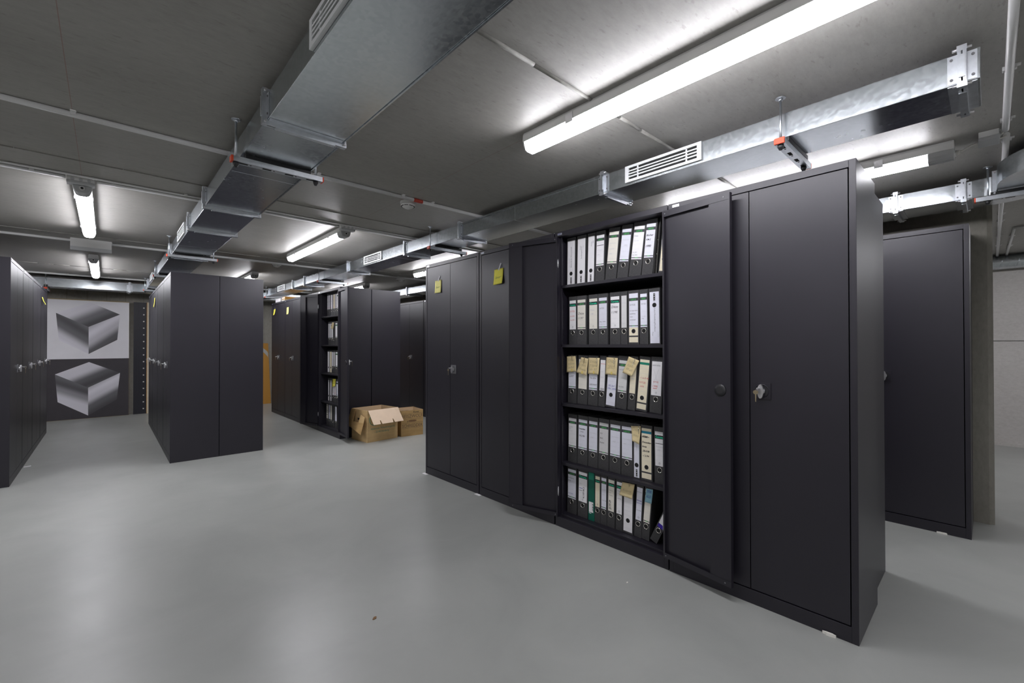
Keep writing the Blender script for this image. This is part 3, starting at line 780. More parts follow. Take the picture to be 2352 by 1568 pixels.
NB = [
 # shelf, Y, w, lean, style, paper, label, texts
 (1, 1.8949, .075, .8, 'full_white', 'paper_white', 'white-spined binder with vertical print, leftmost on the near cabinet top shelf', [('Behörde für Wissenschaft', .013, .036, .120, G_, 'v'), ('Hochschulpolitik', .009, .019, .120, F, 'v'), ('Presse', .008, .049, .215, F, 'v')]),
 (1, 1.8110, .075, 1.3, 'full_white', 'paper_white', 'white-spined binder with torn blue corner, second on the near cabinet top shelf', [('Studiengebühren', .012, .036, .165, G_, 'v'), ('Presse', .010, .024, .225, G_, 'v'), ('1.1.2007', .008, .050, .225, F, 'v')]),
 (1, 1.7330, .062, 1.6, 'full_white', 'paper_white', 'narrower white-spined binder, third on the near cabinet top shelf', [('Presse', .011, .030, .235, G_, 'v'), ('2008', .009, .042, .250, G_, 'v')]),
 (1, 1.6640, .070, 1.8, 'leitz', 'paper_white', 'black binder with one black marker bar on its label, near cabinet top shelf', [('', .052, .003, .226, K, '_'), ('Drucksachen', .008, .006, .196, F, 'h'), ('1991', .012, .006, .165, F, 'h')]),
 (1, 1.5825, .080, 5.8, 'leitz', 'paper_ivory', 'slanting binder with ivory label, fifth on the near cabinet top shelf', [('Drucksachen', .009, .008, .220, F, 'h'), ('24.10.92', .010, .008, .185, F, 'h'), ('1992', .011, .008, .155, F, 'h')]),
 (1, 1.4990, .075, 7.1, 'leitz', 'paper_cool', 'slanting binder with bluish label dated 1992, near cabinet top shelf', [('Druckereien', .009, .008, .225, F, 'h'), ('1992', .014, .020, .190, F, 'h')]),
 (1, 1.4154, .080, 7.4, 'leitz', 'paper_white', 'slanting binder labelled Ditze in print, near cabinet top shelf', [('Ditze', .012, .005, .232, G_), ('Mai 2002', .009, .006, .205, F), ('Mai 2001', .008, .006, .138, G_), ('Nov 2002', .008, .006, .122, G_)]),
 (1, 1.3340, .070, 6.0, 'leitz', 'paper_cool', 'slanting binder with thick black handwriting, near cabinet top shelf', [('Bücher', .015, .004, .222, K, 'hb'), ('KM-2', .013, .004, .198, K, 'hb'), ('1990', .017, .006, .160, K, 'hb')]),
 (1, 1.2840, .022, 5.0, 'rev', '', 'thin dark folder turned with its rings outward, near cabinet top shelf', []),
 (1, 1.2350, .060, 6.6, 'full_ivory', 'paper_cream', 'cream-spined binder half hidden by the door frame, near cabinet top shelf', [('Kl.', .012, .012, .200, F, 'h'), ('Pi', .012, .012, .160, F, 'h')]),
 (2, 1.8803, .066, 0, 'corona', 'paper_white', 'binder with pale red handwriting, leftmost on the second shelf, near cabinet', [('DITZE', .014, .006, .215, 'ink_red', ''), ('Juli 2000', .010, .005, .185, RD, 'h'), ('Sept 2000', .009, .005, .160, RD, 'h')]),
 (2, 1.8067, .078, 0, 'leitz', 'paper_ivory', 'binder handwritten 11/97 in black, second shelf of the near cabinet', [('Ditze', .022, .005, .195, K, 'h'), ('11/97', .020, .004, .165, K, 'h')]),
 (2, 1.7124, .074, 0, 'corona', 'paper_ivory', 'binder with faded grey handwriting, third on the second shelf, near cabinet', [('Ditze', .014, .008, .215, F, 'h'), ('1/98', .014, .008, .190, F, 'h')]),
 (2, 1.6385, .072, 0, 'leitz', 'paper_cool', 'bluish-label binder typed Mai 1994, second shelf of the near cabinet', [('DITZE', .012, .006, .222, G_), ('Mai 1994', .012, .006, .138, G_), ('bis Mai 1996', .008, .006, .122, F)]),
 (2, 1.5495, .075, 0, 'corona', 'paper_white', 'binder handwritten 11/98 in black, second shelf of the near cabinet', [('Ditze', .022, .006, .222, K, 'h'), ('11/98', .020, .005, .190, K, 'h')]),
 (2, 1.4862, .048, 0, 'plain', 'paper_grey', 'slim binder with plain greyish label, second shelf of the near cabinet', [('DITZE', .010, .005, .245, F), ('Kulturf.', .009, .005, .175, F, 'h'), ('und', .009, .005, .155, F, 'h'), ('1995', .009, .005, .120, F, 'h')]),
 (2, 1.4213, .072, 0, 'full_letter', 'paper_cool', 'binder with typed list above a cream strip, second shelf of the near cabinet', [('DITZE', .014, .005, .228, G_), ('korrespondenz', .0085, .005, .196, K), ('ausstellung', .0085, .005, .178, K), ('reisen', .0085, .005, .160, K), ('einladungen', .0085, .005, .142, K)]),
 (2, 1.3529, .055, -.5, 'leitz', 'paper_cool', 'slim binder with bluish printed label, right part of the second shelf', [('DITZE', .011, .006, .230, G_), ('verträge', .008, .008, .160, F), ('1996', .008, .008, .146, G_)]),
 (2, 1.2840, .070, -.8, 'full_white', 'paper_cool', 'white-spined binder standing upside down, right end of the second shelf', ['top', ('Kultur/Ausstellung/Feuilleton', .0115, .027, .205, G_, 'd'), ('Presse', .009, .014, .070, G_, 'd'), ('01.07.08', .009, .047, .070, F, 'd')]),
 (3, 1.8881, .073, .7, 'leitz', 'paper_cool', 'binder handwritten 5/97 below a tan note, leftmost on the third shelf', [('Ditze', .018, .004, .205, K, 'h'), ('5/97', .020, .006, .172, K, 'h')]),
 (3, 1.8039, .080, 2.0, 'plain', 'paper_ivory', 'binder with ivory label under a crooked tan note, third shelf, second', [('1995', .012, .02, .185, F, 'h')]),
 (3, 1.7188, .077, 1.3, 'leitz', 'paper_cool', 'binder handwritten TILGEN in capitals, third shelf of the near cabinet', [('DITZE', .013, .008, .205, K, 'h'), ('TILGEN', .015, .006, .170, K, 'h'), ('GEDANKT', .0125, .006, .130, K, 'h')]),
 (3, 1.6530, .0485, 3.0, 'plain', 'paper_white', 'slim binder with white label and barcode, third shelf of the near cabinet', [('onrono', .012, .002, .265, RD), ('1.7.97', .009, .004, .215, F, 'h'), ('30.6.98', .008, .004, .180, F, 'h'), ('|||||||', .016, .006, .106, G_, 'b')]),
 (3, 1.5867, .077, 4.6, 'full_ivory', 'paper_cool', 'full white-spined binder with blue handwriting above its hole, third shelf', [('SG. Jan²', .0145, .010, .130, BL, 'h'), ('Okt. 2005', .0145, .006, .112, BL, 'h')]),
 (3, 1.5098, .073, 3.9, 'leitz', 'paper_grey', 'binder printed Mai 2004 with grey label, third shelf of the near cabinet', [('DITZE', .011, .005, .232, G_), ('Mai 2004', .0095, .006, .130, G_)]),
 (3, 1.4401, .051, 4.3, 'plain', 'paper_cream', 'slim binder with cream label behind the large tilted tan note, third shelf', [('Kultur', .010, .006, .200, F, 'h'), ('1996', .010, .010, .182, F, 'h')]),
 (3, 1.3744, .072, 5.2, 'full_cream', 'paper_cream', 'cream-spined binder with green band and red writing, third shelf', [('1. u. 2. Hj', .013, .012, .190, RD, 'hb'), ('DITZE', .015, .006, .162, RD), ('2003', .013, .012, .140, RD)]),
 (3, 1.2840, .074, 2.5, 'emblem', 'paper_white', 'white-label binder crossed out in pencil, right end of the third shelf', [('onrono', .016, .004, .266, G_), ('', .034, .010, .160, F, 'x'), ('DITZE', .012, .012, .172, RD), ('1998', .016, .010, .146, RD), ('', .026, .010, .138, RD, '_')]),
 (4, 1.8867, .076, .7, 'leitz', 'paper_white', 'binder with small print label, leftmost on the fourth shelf', [('Freundes-', .008, .003, .232, G_), ('kreis', .008, .003, .222, G_), ('ab 1.3.98', .008, .003, .205, F)]),
 (4, 1.8032, .082, 1.3, 'leitz', 'paper_cool', 'binder printed 10.2.98 in serif type, fourth shelf of the near cabinet', [('Freundes-', .013, .004, .228, K, 'b'), ('kreis', .012, .018, .210, K), ('10.2.98', .015, .008, .182, K)]),
 (4, 1.7190, .077, .9, 'leitz', 'paper_cool', 'bluish-label binder, third on the fourth shelf of the near cabinet', [('Freundeskreis', .009, .008, .215, F, 'h'), ('1990', .012, .012, .185, F, 'h')]),
 (4, 1.6385, .079, 1.2, 'leitz', 'paper_grey', 'binder typed Bild. Kunst with curling label corner, fourth shelf', [('AO', .012, .006, .222, K), ('Bild.', .013, .006, .192, K), ('Kunst', .013, .006, .165, K), ('', .040, .010, .150, F, 'x')]),
 (4, 1.5542, .082, 1.0, 'leitz', 'paper_cool', 'bluish-label binder, fifth on the fourth shelf of the near cabinet', [('Freundeskreis', .009, .010, .215, F, 'h'), ('1992', .012, .016, .185, F, 'h')]),
 (4, 1.4684, .082, 0, 'leitz', 'paper_cool', 'bluish-label binder left of the hanging tan note, fourth shelf', [('Freundeskreis', .009, .010, .215, F, 'h'), ('1991', .012, .010, .185, F, 'h')]),
 (4, 1.4034, .046, 0, 'full_white', 'paper_cool', 'slim white-spined binder under the pointed tan note, fourth shelf', [('Ditze 2007', .012, .020, .165, F, 'v')]),
 (4, 1.3397, .074, 0, 'full_cream', 'paper_cream', 'cream-spined binder with petrol band and black handwriting, fourth shelf', ['petrol', ('FFBK', .016, .004, .246, K, 'hb'), ('', .045, .004, .250, K, '_'), ('Freundes-', .0145, .004, .215, K, 'hb'), ('kreis', .0145, .004, .190, K, 'hb'), ('28.4.98', .0145, .006, .165, K, 'hb'), ('-1.2.94', .0145, .006, .138, K, 'hb')]),
 (4, 1.2570, .065, -.7, 'corona', 'paper_white', 'white-label binder with a ruled black line, right end of the fourth shelf', [('', .05, .003, .224, K, '_'), ('Fundraising', .009, .006, .205, F, 'h'), ('1993', .011, .012, .185, F, 'h')]),
 (5, 1.8924, .080, .7, 'leitz', 'paper_cool', 'binder with bluish label, leftmost on the cabinet bottom', [('Buchhaltung', .010, .003, .232, G_), ('Beleg', .010, .003, .215, G_), ('4. Apr. 2000', .008, .003, .130, BL)]),
 (5, 1.8025, .080, 1.0, 'corona', 'paper_white', 'binder with vertical black marker on white label, cabinet bottom, second', [('Seite 1', .010, .006, .215, F, 'h'), ('', .028, .004, .185, BL, '_'), ('', .026, .004, .170, G_, '_'), ('4.1.97-96 2', .016, .046, .125, K, 'vhb')]),
 (5, 1.7324, .0485, .3, 'green', 'paper_white', 'all-green slim binder with small white label, cabinet bottom', [('B. 98 97', .013, .026, .108, K, 'dhb')]),
 (5, 1.6844, .0455, .6, 'corona', 'paper_cream', 'slim binder with cream pencilled label, right of the green one', [('Spanien 97', .010, .018, .14, F, 'vh')]),
 (5, 1.6372, .0475, .6, 'leitz', 'paper_cool', 'slim binder with bluish label, second right of the green one', [('DITZE', .009, .006, .215, F), ('1990', .009, .008, .185, F), ('11.8.1998', .008, .006, .150, G_)]),
 (5, 1.5846, .055, 1.2, 'corona', 'paper_ivory', 'slim binder with vertical black marker on ivory label, cabinet bottom', [('Gesuche', .008, .006, .225, G_, 'h'), ('und', .008, .006, .21, G_, 'h'), ('Danksag.', .008, .006, .195, G_, 'h'), ('01.97.29', .016, .018, .112, K, 'vhb')]),
 (5, 1.5262, .049, 1.1, 'corona', 'paper_white', 'slim binder with white label, directly left of the big tan note', [('Presse', .009, .005, .235, G_, 'h'), ('98 A-Z', .009, .006, .22, F, 'h'), ('18.4.98', .009, .006, .19, G_, 'h')]),
 (5, 1.4651, .071, 1.4, 'full_ivory', 'paper_white', 'binder with ruled white spine under the big tan note, cabinet bottom', []),
 (5, 1.4001, .0474, 3.5, 'emblem', 'paper_cool', 'slim binder handwritten in blue, between tan and blue notes', [('onrono', .010, .002, .262, G_), ('BECKER', .009, .003, .212, BL, 'b'), ('BERTRAM', .008, .003, .197, BL), ('11.6.1995', .008, .003, .155, G_, 'h')]),
 (5, 1.3510, .0497, 5.0, 'leitz', 'paper_ivory', 'slanting slim binder with the light blue note, cabinet bottom', []),
]
for (s, Y, w, lean, st, pap, lab, tx) in NB:
    if st == 'rev': binder(XB, Y, S[s], w, lab, st, lean, (), '', GRP[s], reverse=True)
    else: binder(XB, Y, S[s], w, lab, st, lean, tx, pap, GRP[s])
binder(XB, 1.2995, S[5], .046, 'toppled binder with violet band leaning far right, cabinet bottom', 'violet', 25, [], 'paper_white', GRP[5], d=.27)

# far open cabinet
FB = [(1, 6.265, .05, 'plain', 'paper_white'), (1, 6.21, .05, 'plain', 'paper_white'), (1, 6.125, .08, 'plain', 'paper_white'), (1, 6.035, .075, 'plain', 'paper_cream'), (1, 5.965, .05, 'plain', 'paper_white'), (1, 5.91, .05, 'leitz', 'paper_white'),
      (2, 6.225, .05, 'plain', 'paper_white'), (2, 6.17, .05, 'plain', 'paper_white'), (2, 6.105, .07, 'corona', 'paper_white'), (2, 6.04, .05, 'bare', 'paper_white'), (2, 5.955, .08, 'leitz', 'paper_white'),
      (3, 6.235, .08, 'full_ivory', 'paper_white'), (3, 6.15, .075, 'full_ivory', 'paper_cream'), (3, 6.08, .05, 'plain', 'paper_white'), (3, 6.02, .05, 'plain', 'paper_grey'), (3, 5.945, .075, 'leitz', 'paper_white'),
      (4, 6.225, .05, 'full_ivory', 'paper_white'), (4, 6.145, .05, 'full_ivory', 'paper_white'), (4, 6.06, .06, 'plain', 'paper_white'), (4, 5.995, .05, 'plain', 'paper_white'), (4, 5.92, .07, 'leitz', 'paper_cool'),
      (5, 6.275, .075, 'violet', 'paper_ivory'), (5, 6.195, .06, 'plain', 'paper_cool'), (5, 6.13, .06, 'plain', 'paper_ivory'), (5, 6.055, .06, 'bare', 'paper_white'), (5, 5.965, .075, 'plain', 'paper_cool')]
SN = {1: 'top', 2: 'second', 3: 'third', 4: 'fourth', 5: 'bottom'}; ON = ['leftmost', 'second', 'third', 'fourth', 'fifth', 'sixth']
cnt = {}
for (s, Y, w, st, pap) in FB:
    k = cnt.get(s, 0); cnt[s] = k+1
    look = {'bare': 'black binder without a label', 'full_ivory': 'binder with a full-height %s spine' % ('cream' if pap == 'paper_cream' else 'white'), 'violet': 'binder with a dark-patterned cream spine'}.get(st, 'binder with %s label' % {'paper_cream': 'a cream', 'paper_ivory': 'an ivory', 'paper_grey': 'a grey', 'paper_cool': 'a bluish'}.get(pap, 'a white'))
    tx = []
    if s == 1 and st == 'plain': tx = [('', .012, .012, .115, 'red_dot', '_'), ('', .012, .012, .118, 'red_dot', '_'), ('KM', .012, .012, .2, K), ('21', .012, .012, .16, K)]
    if s == 4 and st == 'plain': tx = [('', .012, .012, .13, 'red_dot', '_')]
    if st == 'violet': tx = [('', .05, .004, zz, K, '_') for zz in (.15, .153, .18, .183, .21, .213, .24, .27, .273)]; st = 'plain'
    binder(2.272, Y, S[s], w, '%s, %s on the %s shelf of the far open cabinet' % (look, ON[k], SN[s]), st, 0, tx, pap, 'binders in the far open cabinet')

# ------------------------------------------------------------------ notes
def note(quad, X, mat, label, grp, clip=None, curl=.004, scribble=None, ink=F, tape=False, n=-1, stain=False, name='paper_note'):
    """quad: (Y,z) top-left, top-right, bottom-right, bottom-left as seen from -x (n=-1) or +x (n=1)"""
    c = (sum(q[0] for q in quad)/4, sum(q[1] for q in quad)/4)
    t = thing(name, label, 'note', (X, c[0], c[1]), 0, grp)
    tl, tr, br, bl = [Vector((0, q[0]-c[0], q[1]-c[1])) for q in quad]
    def P(u, v, d=0.):
        p = tl.lerp(tr, u).lerp(bl.lerp(br, u), v); p.x = n*(curl*(v*v+.3*(2*u-1)**2*v)+d); return p
    b = MB(); b.sheet(lambda u, v: P(u, v), 6, 8, mat)
    if scribble:
        r_ = (tr-tl); wid = r_.length; dn = (bl-tl)
        for k, s_ in enumerate(scribble):
            vs, fs = text_mesh(s_, .3, .0); x0 = min(q.x for q in vs); x1 = max(q.x for q in vs); i0 = len(b.v)
            hh = .30 if len(scribble) == 1 else .7/len(scribble)
            for q in vs:
                u = .15+.68*(q.x-x0)/(x1-x0); v = (.62 if len(scribble) == 1 else .30+k*hh)-q.y*hh*.8
                b.v.append(tuple(P(u, v, .0008)))
            for q in fs: b.face([i0+i for i in q], ink)
    if stain:
        b.poly([P(.45, .82, .0006), P(.62, .82, .0006), P(.60, .97, .0006), P(.47, .97, .0006)], 'note_stain')
    b.build('paper', t, solid=.0002)
    if tape:
        b = MB(); b.poly([P(.42, .08, .0012), P(.56, .10, .0012), P(.80, -.32, .0006), P(.68, -.34, .0006)], 'tape'); b.build('tape_strip', t, solid=.0002)
    if clip is not None:
        u0, L_ = clip; b = MB(); a = .04
        pts = [P(u0-a, .30*L_, .0015), P(u0-a, -.02, .0015), P(u0, -.06, .0015), P(u0+a, -.02, .0015), P(u0+a, .38*L_, .0015), P(u0+a*.2, .46*L_, .0015), P(u0-a*.6, .38*L_, .0015), P(u0-a*.6, .02, .0015)]
        b.tube(pts, .0007, 'ring_metal' if L_ > .8 else 'brass_key', 6); b.build('paper_clip', t)
    return t
G1 = 'tan paper notes clipped to the binders'
note([(1.9291, 1.1232), (1.854, 1.1278), (1.8414, 1.0263), (1.9246, 1.0166)], 2.2755, 'paper_tan', 'tan note on the leftmost binder of the third shelf', G1, (.6, .7), .006, ['Ditze', 'bitte', 'abl.'], 'ink_note', stain=True)
note([(1.8041, 1.1201), (1.7469, 1.112), (1.7571, 1.0035), (1.8354, 1.0213)], 2.271, 'paper_tan', 'crooked tan note slipping down the second binder of the third shelf', G1, (.5, .8), .007, ['Ditze', '1995', 'Kopie'], 'ink_note', stain=True)
note([(1.7476, 1.118), (1.6606, 1.1182), (1.6648, 1.0137), (1.7469, 1.0158)], 2.2745, 'paper_tan', 'square tan note above the TILGEN handwriting', G1, (.78, 1.2), .005, ['Ditze', 'Tilgen', 'ab 97'], 'ink_note', stain=True)
note([(1.609, 1.1242), (1.5277, 1.1206), (1.5323, 1.016), (1.6138, 1.0191)], 2.2745, 'paper_tan', 'tan note above the blue handwriting on the third shelf', G1, (.72, 1.1), .005, ['Ditze', '2005'], 'ink_note', stain=True)
note([(1.4463, 1.1323), (1.3772, 1.1087), (1.4228, 1.0165), (1.4825, 1.0359)], 2.268, 'paper_tan', 'large tilted tan note with gold clip, right part of third shelf', G1, (.62, 1.0), .010, ['bitte', 'Kultur', '96'], 'ink_note')
note([(1.4366, .7231), (1.3723, .7311), (1.3765, .6253), (1.4225, .640)], 2.2745, 'paper_tan', 'pointed curling tan note on the slim white binder, fourth shelf', G1, (.82, 1.0), .010, ['Ditze', 'neu'], 'ink_note')
note([(1.4958, .3814), (1.4122, .3843), (1.4251, .2993), (1.5115, .3031)], 2.272, 'paper_tan', 'big tan note hanging on the ruled white binder, cabinet bottom', G1, (.6, .5), .008, ['Kopie'], 'ink_note')
note([(1.3387, .3804), (1.2958, .3822), (1.3036, .3019), (1.346, .3026)], 2.2745, 'paper_blue', 'light blue note at the top of the slanting slim binder', 'blue note', None, .004, ['STIFTUNG', 'ALLES'], BL)
note([(6.1494-.06, 1.5112-.0), (6.025, 1.5035), (6.0427, 1.414), (6.1262, 1.4337)], 2.267, 'paper_tan', 'tan note in the far open cabinet, second shelf', G1, None, .006, None)
note([(6.0708, .7401), (5.9593, .744), (5.9691, .6485), (6.0656, .6327)], 2.267, 'paper_yellow', 'bright yellow note among the binders of the far open cabinet', 'yellow sticky notes', None, .006, ['leer'], 'ink_olive', name='sticky_note')
G2 = 'yellow sticky notes'
note([(3.430, 1.783), (3.331, 1.786), (3.334, 1.672), (3.432, 1.672)], 2.2055, 'paper_lightyellow', 'yellow note on the farthest foreground cabinet door', G2, None, .004, ['leer'], 'ink_olive', True, name='sticky_note')
note([(2.598, 1.780), (2.492, 1.785), (2.494, 1.667), (2.596, 1.662)], 2.2055, 'paper_yellow', 'yellow note with green handwriting left of the open door leaf', G2, None, .010, ['leer'], 'ink_olive', True, name='sticky_note')
note([(8.650, 1.832), (8.545, 1.840), (8.555, 1.738), (8.655, 1.728)], 2.1915, 'paper_yellow', 'wavy yellow note on the last cabinet of the far row', G2, None, .012, None, 'ink_olive', True, name='sticky_note')
note([(7.883, 1.822), (7.775, 1.824), (7.775, 1.706), (7.883, 1.706)], 2.1915, 'paper_lightyellow', 'flat yellow note on the cabinet below the brown carton', G2, None, .005, None, 'ink_olive', name='sticky_note')
note([(7.660, 1.836), (7.540, 1.834), (7.540, 1.712), (7.660, 1.712)], .4735, 'paper_yellow', 'thin-looking yellow note on the left face of the middle block', G2, None, .010, None, 'ink_olive', name='sticky_note')
note([(8.05, 1.806), (8.18, 1.806), (8.20, 1.722), (8.06, 1.728)], -.598, 'paper_yellow', 'curling yellow note on the farthest left-edge cabinet', G2, None, .02, None, 'ink_olive', n=1, name='sticky_note')

# ------------------------------------------------------------------ moving boxes
def carton(loc, rz, L_, D_, h, mat, label, flaps, cat='box'):
    """front is -y side, x to the right ; origin at front-left foot"""
    t = thing('moving_box', label, cat, loc, rz, 'cardboard moving boxes'); k = .005
    b = MB(); ins = 'cardboard_inside'
    b.box(0, L_, 0, D_, 0, k, mat)
    def wall(x0, x1, y0, y1): b.box(x0, x1, y0, y1, k, h, mat)
    wall(0, L_, 0, k); wall(0, L_, D_-k, D_); wall(0, k, k, D_-k); wall(L_-k, L_, k, D_-k)
    # lighter liner inside
    e = .0006
    b.poly([(k+e, D_-k-e, k+.01), (L_-k-e, D_-k-e, k+.01), (L_-k-e, D_-k-e, h-.002), (k+e, D_-k-e, h-.002)], ins)
    b.poly([(L_-k-e, k, k+.01), (L_-k-e, D_-k, k+.01), (L_-k-e, D_-k, h-.002), (L_-k-e, k, h-.002)], ins)
    flaps(b, L_, D_, h); b.build('carton', t, 0)
    return t
def deco1(b, L_, D_, h):
    y = -.0008
    b.text('Alstertaler Möbeltransporte', .034, (.045, y, .150), (1, 0, 0), (0, 0, 1), 'ink_green', 'l', 0, 0, .345)
    b.text('- 22145 Hamburg -', .034, (.095, y, .108), (1, 0, 0), (0, 0, 1), 'ink_green', 'l', 0, 0, .225)
    b.torus((.10, y, .275), (0, 1, 0), .072, .0035, 'ink_green', 32, 4)
    b.poly([(-.0008, .15, .285), (-.0008, .23, .285), (-.0008, .23, .262), (-.0008, .15, .262)], 'dark_void')
    b.poly([(-.0008, .10, .23), (-.0008, .22, .25), (-.0008, .22, .243), (-.0008, .10, .223)], 'cardboard_inside')
t = carton((2.359, 5.181, 0), R(6.5), .434, .372, .392, 'cardboard_light', 'open cardboard moving box with green print and a flap folded out', deco1)
b = MB()
# front flap folded outward and down, with two slits
fl = [(.006, 0), (.434, 0), (.434, -.205), (.305, -.205), (.300, -.155), (.288, -.155), (.283, -.205), (.125, -.205), (.120, -.155), (.108, -.155), (.103, -.205), (.006, -.205)]
ca, sa = math.cos(R(52)), math.sin(R(52))
b.prism(fl, 0, .005, 'cardboard_flap', lambda u, v, w: (u, -.003+v*ca*1.0-w*sa, .392+v*sa+w*ca))
b.prism([(.375, -.002), (.434, -.002), (.434, -.040), (.385, -.040)], .0052, .0075, 'cardboard_flap', lambda u, v, w: (u, -.003+v*ca-w*sa, .392+v*sa+w*ca))
b.build('flap', t, .001)
b = MB()
# left flap folded outward with a U-shaped cut-out, second board hanging in front
fl = [(.0, 0), (.372, 0), (.372, -.21), (.03, -.27), (0.0, -.24)]
out = [(.012, 0), (.05, -.02), (.06, -.20), (.20, -.225), (.25, -.03), (.30, -.02), (.372, 0), (.372, -.20), (.02, -.30)]
ca, sa = math.cos(R(74)), math.sin(R(74))
F_ = lambda u, v, w: (-.004+v*ca-w*sa, u, .388+v*sa+w*ca)
b.prism([(.372, -.002), (.372, -.215), (.262, -.228), (.262, -.002)], 0, .005, 'cardboard', F_)
b.prism([(.262, -.150), (.262, -.228), (.010, -.292), (.010, -.150)], 0, .005, 'cardboard', F_)
b.prism([(.125, -.150), (.010, -.150), (.010, -.080), (.115, -.055)], 0, .005, 'cardboard_light', F_)
b.build('flap', t, .001)
def deco2(b, L_, D_, h):
    y = -.0008; m = 'ink_marker'
    for z in (.292, .222, .172, .102): b.poly([(.01, y, z), (L_-.005, y, z), (L_-.005, y, z+.0022), (.01, y, z+.0022)], m)
    b.text('REISZWOLF', .062, (.010, y, .238), (1, 0, 0), (0, 0, 1), m, 'l', 0, -.006, .285)
    b.text('SCHREDDER', .062, (.012, y, .114), (1, 0, 0), (0, 0, 1), m, 'l', 0, -.006, .285)
    b.text('Z', .026, (.078, y, .184), (1, 0, 0), (0, 0, 1), 'ink_black', 'l', 0, .02)
    b.text('Kunst', .030, (.165, y, .302), (1, 0, 0), (0, 0, 1), 'ink_black', 'l', .3, .02, .08)
    b.prism([(.155+.046*math.cos(a)+(.012 if math.cos(a) > 0 else -.012), .197+.014*math.sin(a)) for a in [2*PI*i/24 for i in range(24)]], -.0006, .0002, 'brown_leaf', lambda u, v, w: (u, w, v))
    for k in range(3): b.text('REISZ', .05, (-.0008, .30-.02*k, .12), (0, -1, 0), (0, 0, 1), m, 'l') if k == 0 else None
    for k in range(2):
        b.text('ENTSORGUNG', .022, (.05+.0*k, D_-.0065, .28-.045*k), (1, 0, 0), (0, 0, 1), m, 'l', 0, 0, .18)
        b.text('AKTEN', .024, (L_-.0065, .26, .27-.045*k), (0, -1, 0), (0, 0, 1), m, 'l', 0, 0, .14)
carton((2.838, 5.222, 0), R(-7.2), .305, .33, .335, 'cardboard', 'smaller open cardboard box with large handwritten capitals', deco2)
# parcels on top of the far row
def parcel(x0, x1, y0, y1, z0, z1, m, label, end=None, name='parcel_box'):
    t = thing(name, label, 'box', (x0, y0, z0), 0)
    b = MB(); b.box(0, x1-x0, 0, y1-y0, 0, z1-z0, m)
    if end: b.poly([(-.0006, .01, .008), (-.0006, y1-y0-.01, .008), (-.0006, y1-y0-.01, z1-z0-.008), (-.0006, .01, z1-z0-.008)], end)
    b.build('carton', t, .002)
    b = MB(); b.box(.0, x1-x0, (y1-y0)/2-.02, (y1-y0)/2+.02, z1-z0, z1-z0+.0008, 'paper_tan'); b.build('packing_tape', t)
parcel(2.25, 2.60, 8.205, 8.385, H+.0005, 1.992, 'cardboard_light', 'brown carton lying on top of the far row, lower of two', 'paper_ivory')
parcel(2.252, 2.60, 8.200, 8.380, 1.9935, 2.035, 'chipboard', 'brown carton on top of the far row, stacked upper one', 'paper_ivory')
parcel(2.24, 2.45, 8.43, 8.735, H+.0005, 2.022, 'paper_white', 'white paper pack on top of the last far cabinet', None, 'paper_pack')

# ------------------------------------------------------------------ far wall: painted board, panels
t = thing('painted_board', 'large grey board painted with two shaded cubes at the far wall', 'painting', (-.20, 10.055, 0))
# local x = X+.20
b = MB(); b.box(-1.15, .486, 0, .03, 0, 1.945, 'wood_edge'); b.build('board', t)
b = MB(); b.box(-1.15, .484, -.002, 0, .978, 1.933, 'art_white'); b.box(-1.15, .484, -.002, 0, .004, .978, 'art_dark'); b.build('painted_ground', t)
def cube_faces(pts, gs):
    lt, ap, rt_, ce, lb, rb, bo = [(x+.20, z) for x, z in pts]
    for nm, poly, g in (('top', [lt, ap, rt_, ce], gs[0]), ('left', [lt, ce, bo, lb], gs[1]), ('right', [ce, rt_, rb, bo], gs[2])):
        mname = 'airbrush_%s_%d' % (nm, len(MAT)); grad_mat(mname, *g)
        b = MB(); b.poly([(x, -.0026, z) for x, z in poly][::-1], mname); b.build('painted_cube_face', t)
Wt, Lg, Md, Dk = .66, .58, .22, .10
cube_faces([(-.594, 1.716), (-.201, 1.908), (.166, 1.723), (-.219, 1.502), (-.560, 1.280), (.133, 1.292), (-.217, 1.057)],
   [((.50, -.86, -1.68, -1.28), [(0, .86), (.25, .80), (.62, .20), (.88, .09), (1, .10)]),
    ((-.62, -.78, -1.17, -.76), [(0, .20), (.25, .10), (.5, .17), (.80, .76), (1, .88)]),
    ((.66, -.75, -1.16, -.74), [(0, .55), (.28, .86), (.52, .62), (.80, .13), (1, .10)])])
cube_faces([(-.601, .738), (-.212, .924), (.171, .730), (-.220, .504), (-.569, .297), (.132, .281), (-.218, .047)],
   [((.45, -.89, -.84, -.45), [(0, .74), (.3, .72), (.62, .13), (.85, .08), (1, .13)]),
    ((-.45, -.89, -.48, -.03), [(0, .17), (.25, .10), (.45, .30), (.70, .74), (1, .78)]),
    ((.55, -.83, -.43, -.05), [(0, .60), (.2, .82), (.42, .70), (.70, .15), (1, .08)])])
t = thing('perforated_panel', 'tall dark panel with a column of white studs, right of the painted board', 'panel', (.345, 10.09, 0))
b = MB(); b.box(0, .175, 0, .02, 0, 1.95, 'panel_dark'); b.box(.055, .175, -.004, 0, .0, 1.95, 'panel_dark'); b.build('panel', t)
for k in range(16):
    b = MB(); b.cyl((.135, -.010, .09+k*.1175), (.135, -.0035, .09+k*.1175), .0105, 'chip_white', 12); b.build('stud', t)
t = thing('cream_board', 'cream board with worn brown edge, partly behind the middle cabinet block', 'panel', (.525, 10.075, 0))
b = MB(); b.box(0, .60, 0, .022, 0, 1.955, 'panel_cream'); b.box(-.006, 0, .001, .021, 0, 1.955, 'chipboard'); b.build('board', t)
t = thing('chipboard_panel', 'orange-brown chipboard leaning on the far wall with a grey paint stroke', 'panel', (1.70, 10.06, 0), 0, None, (R(-2.2), 0, 0))
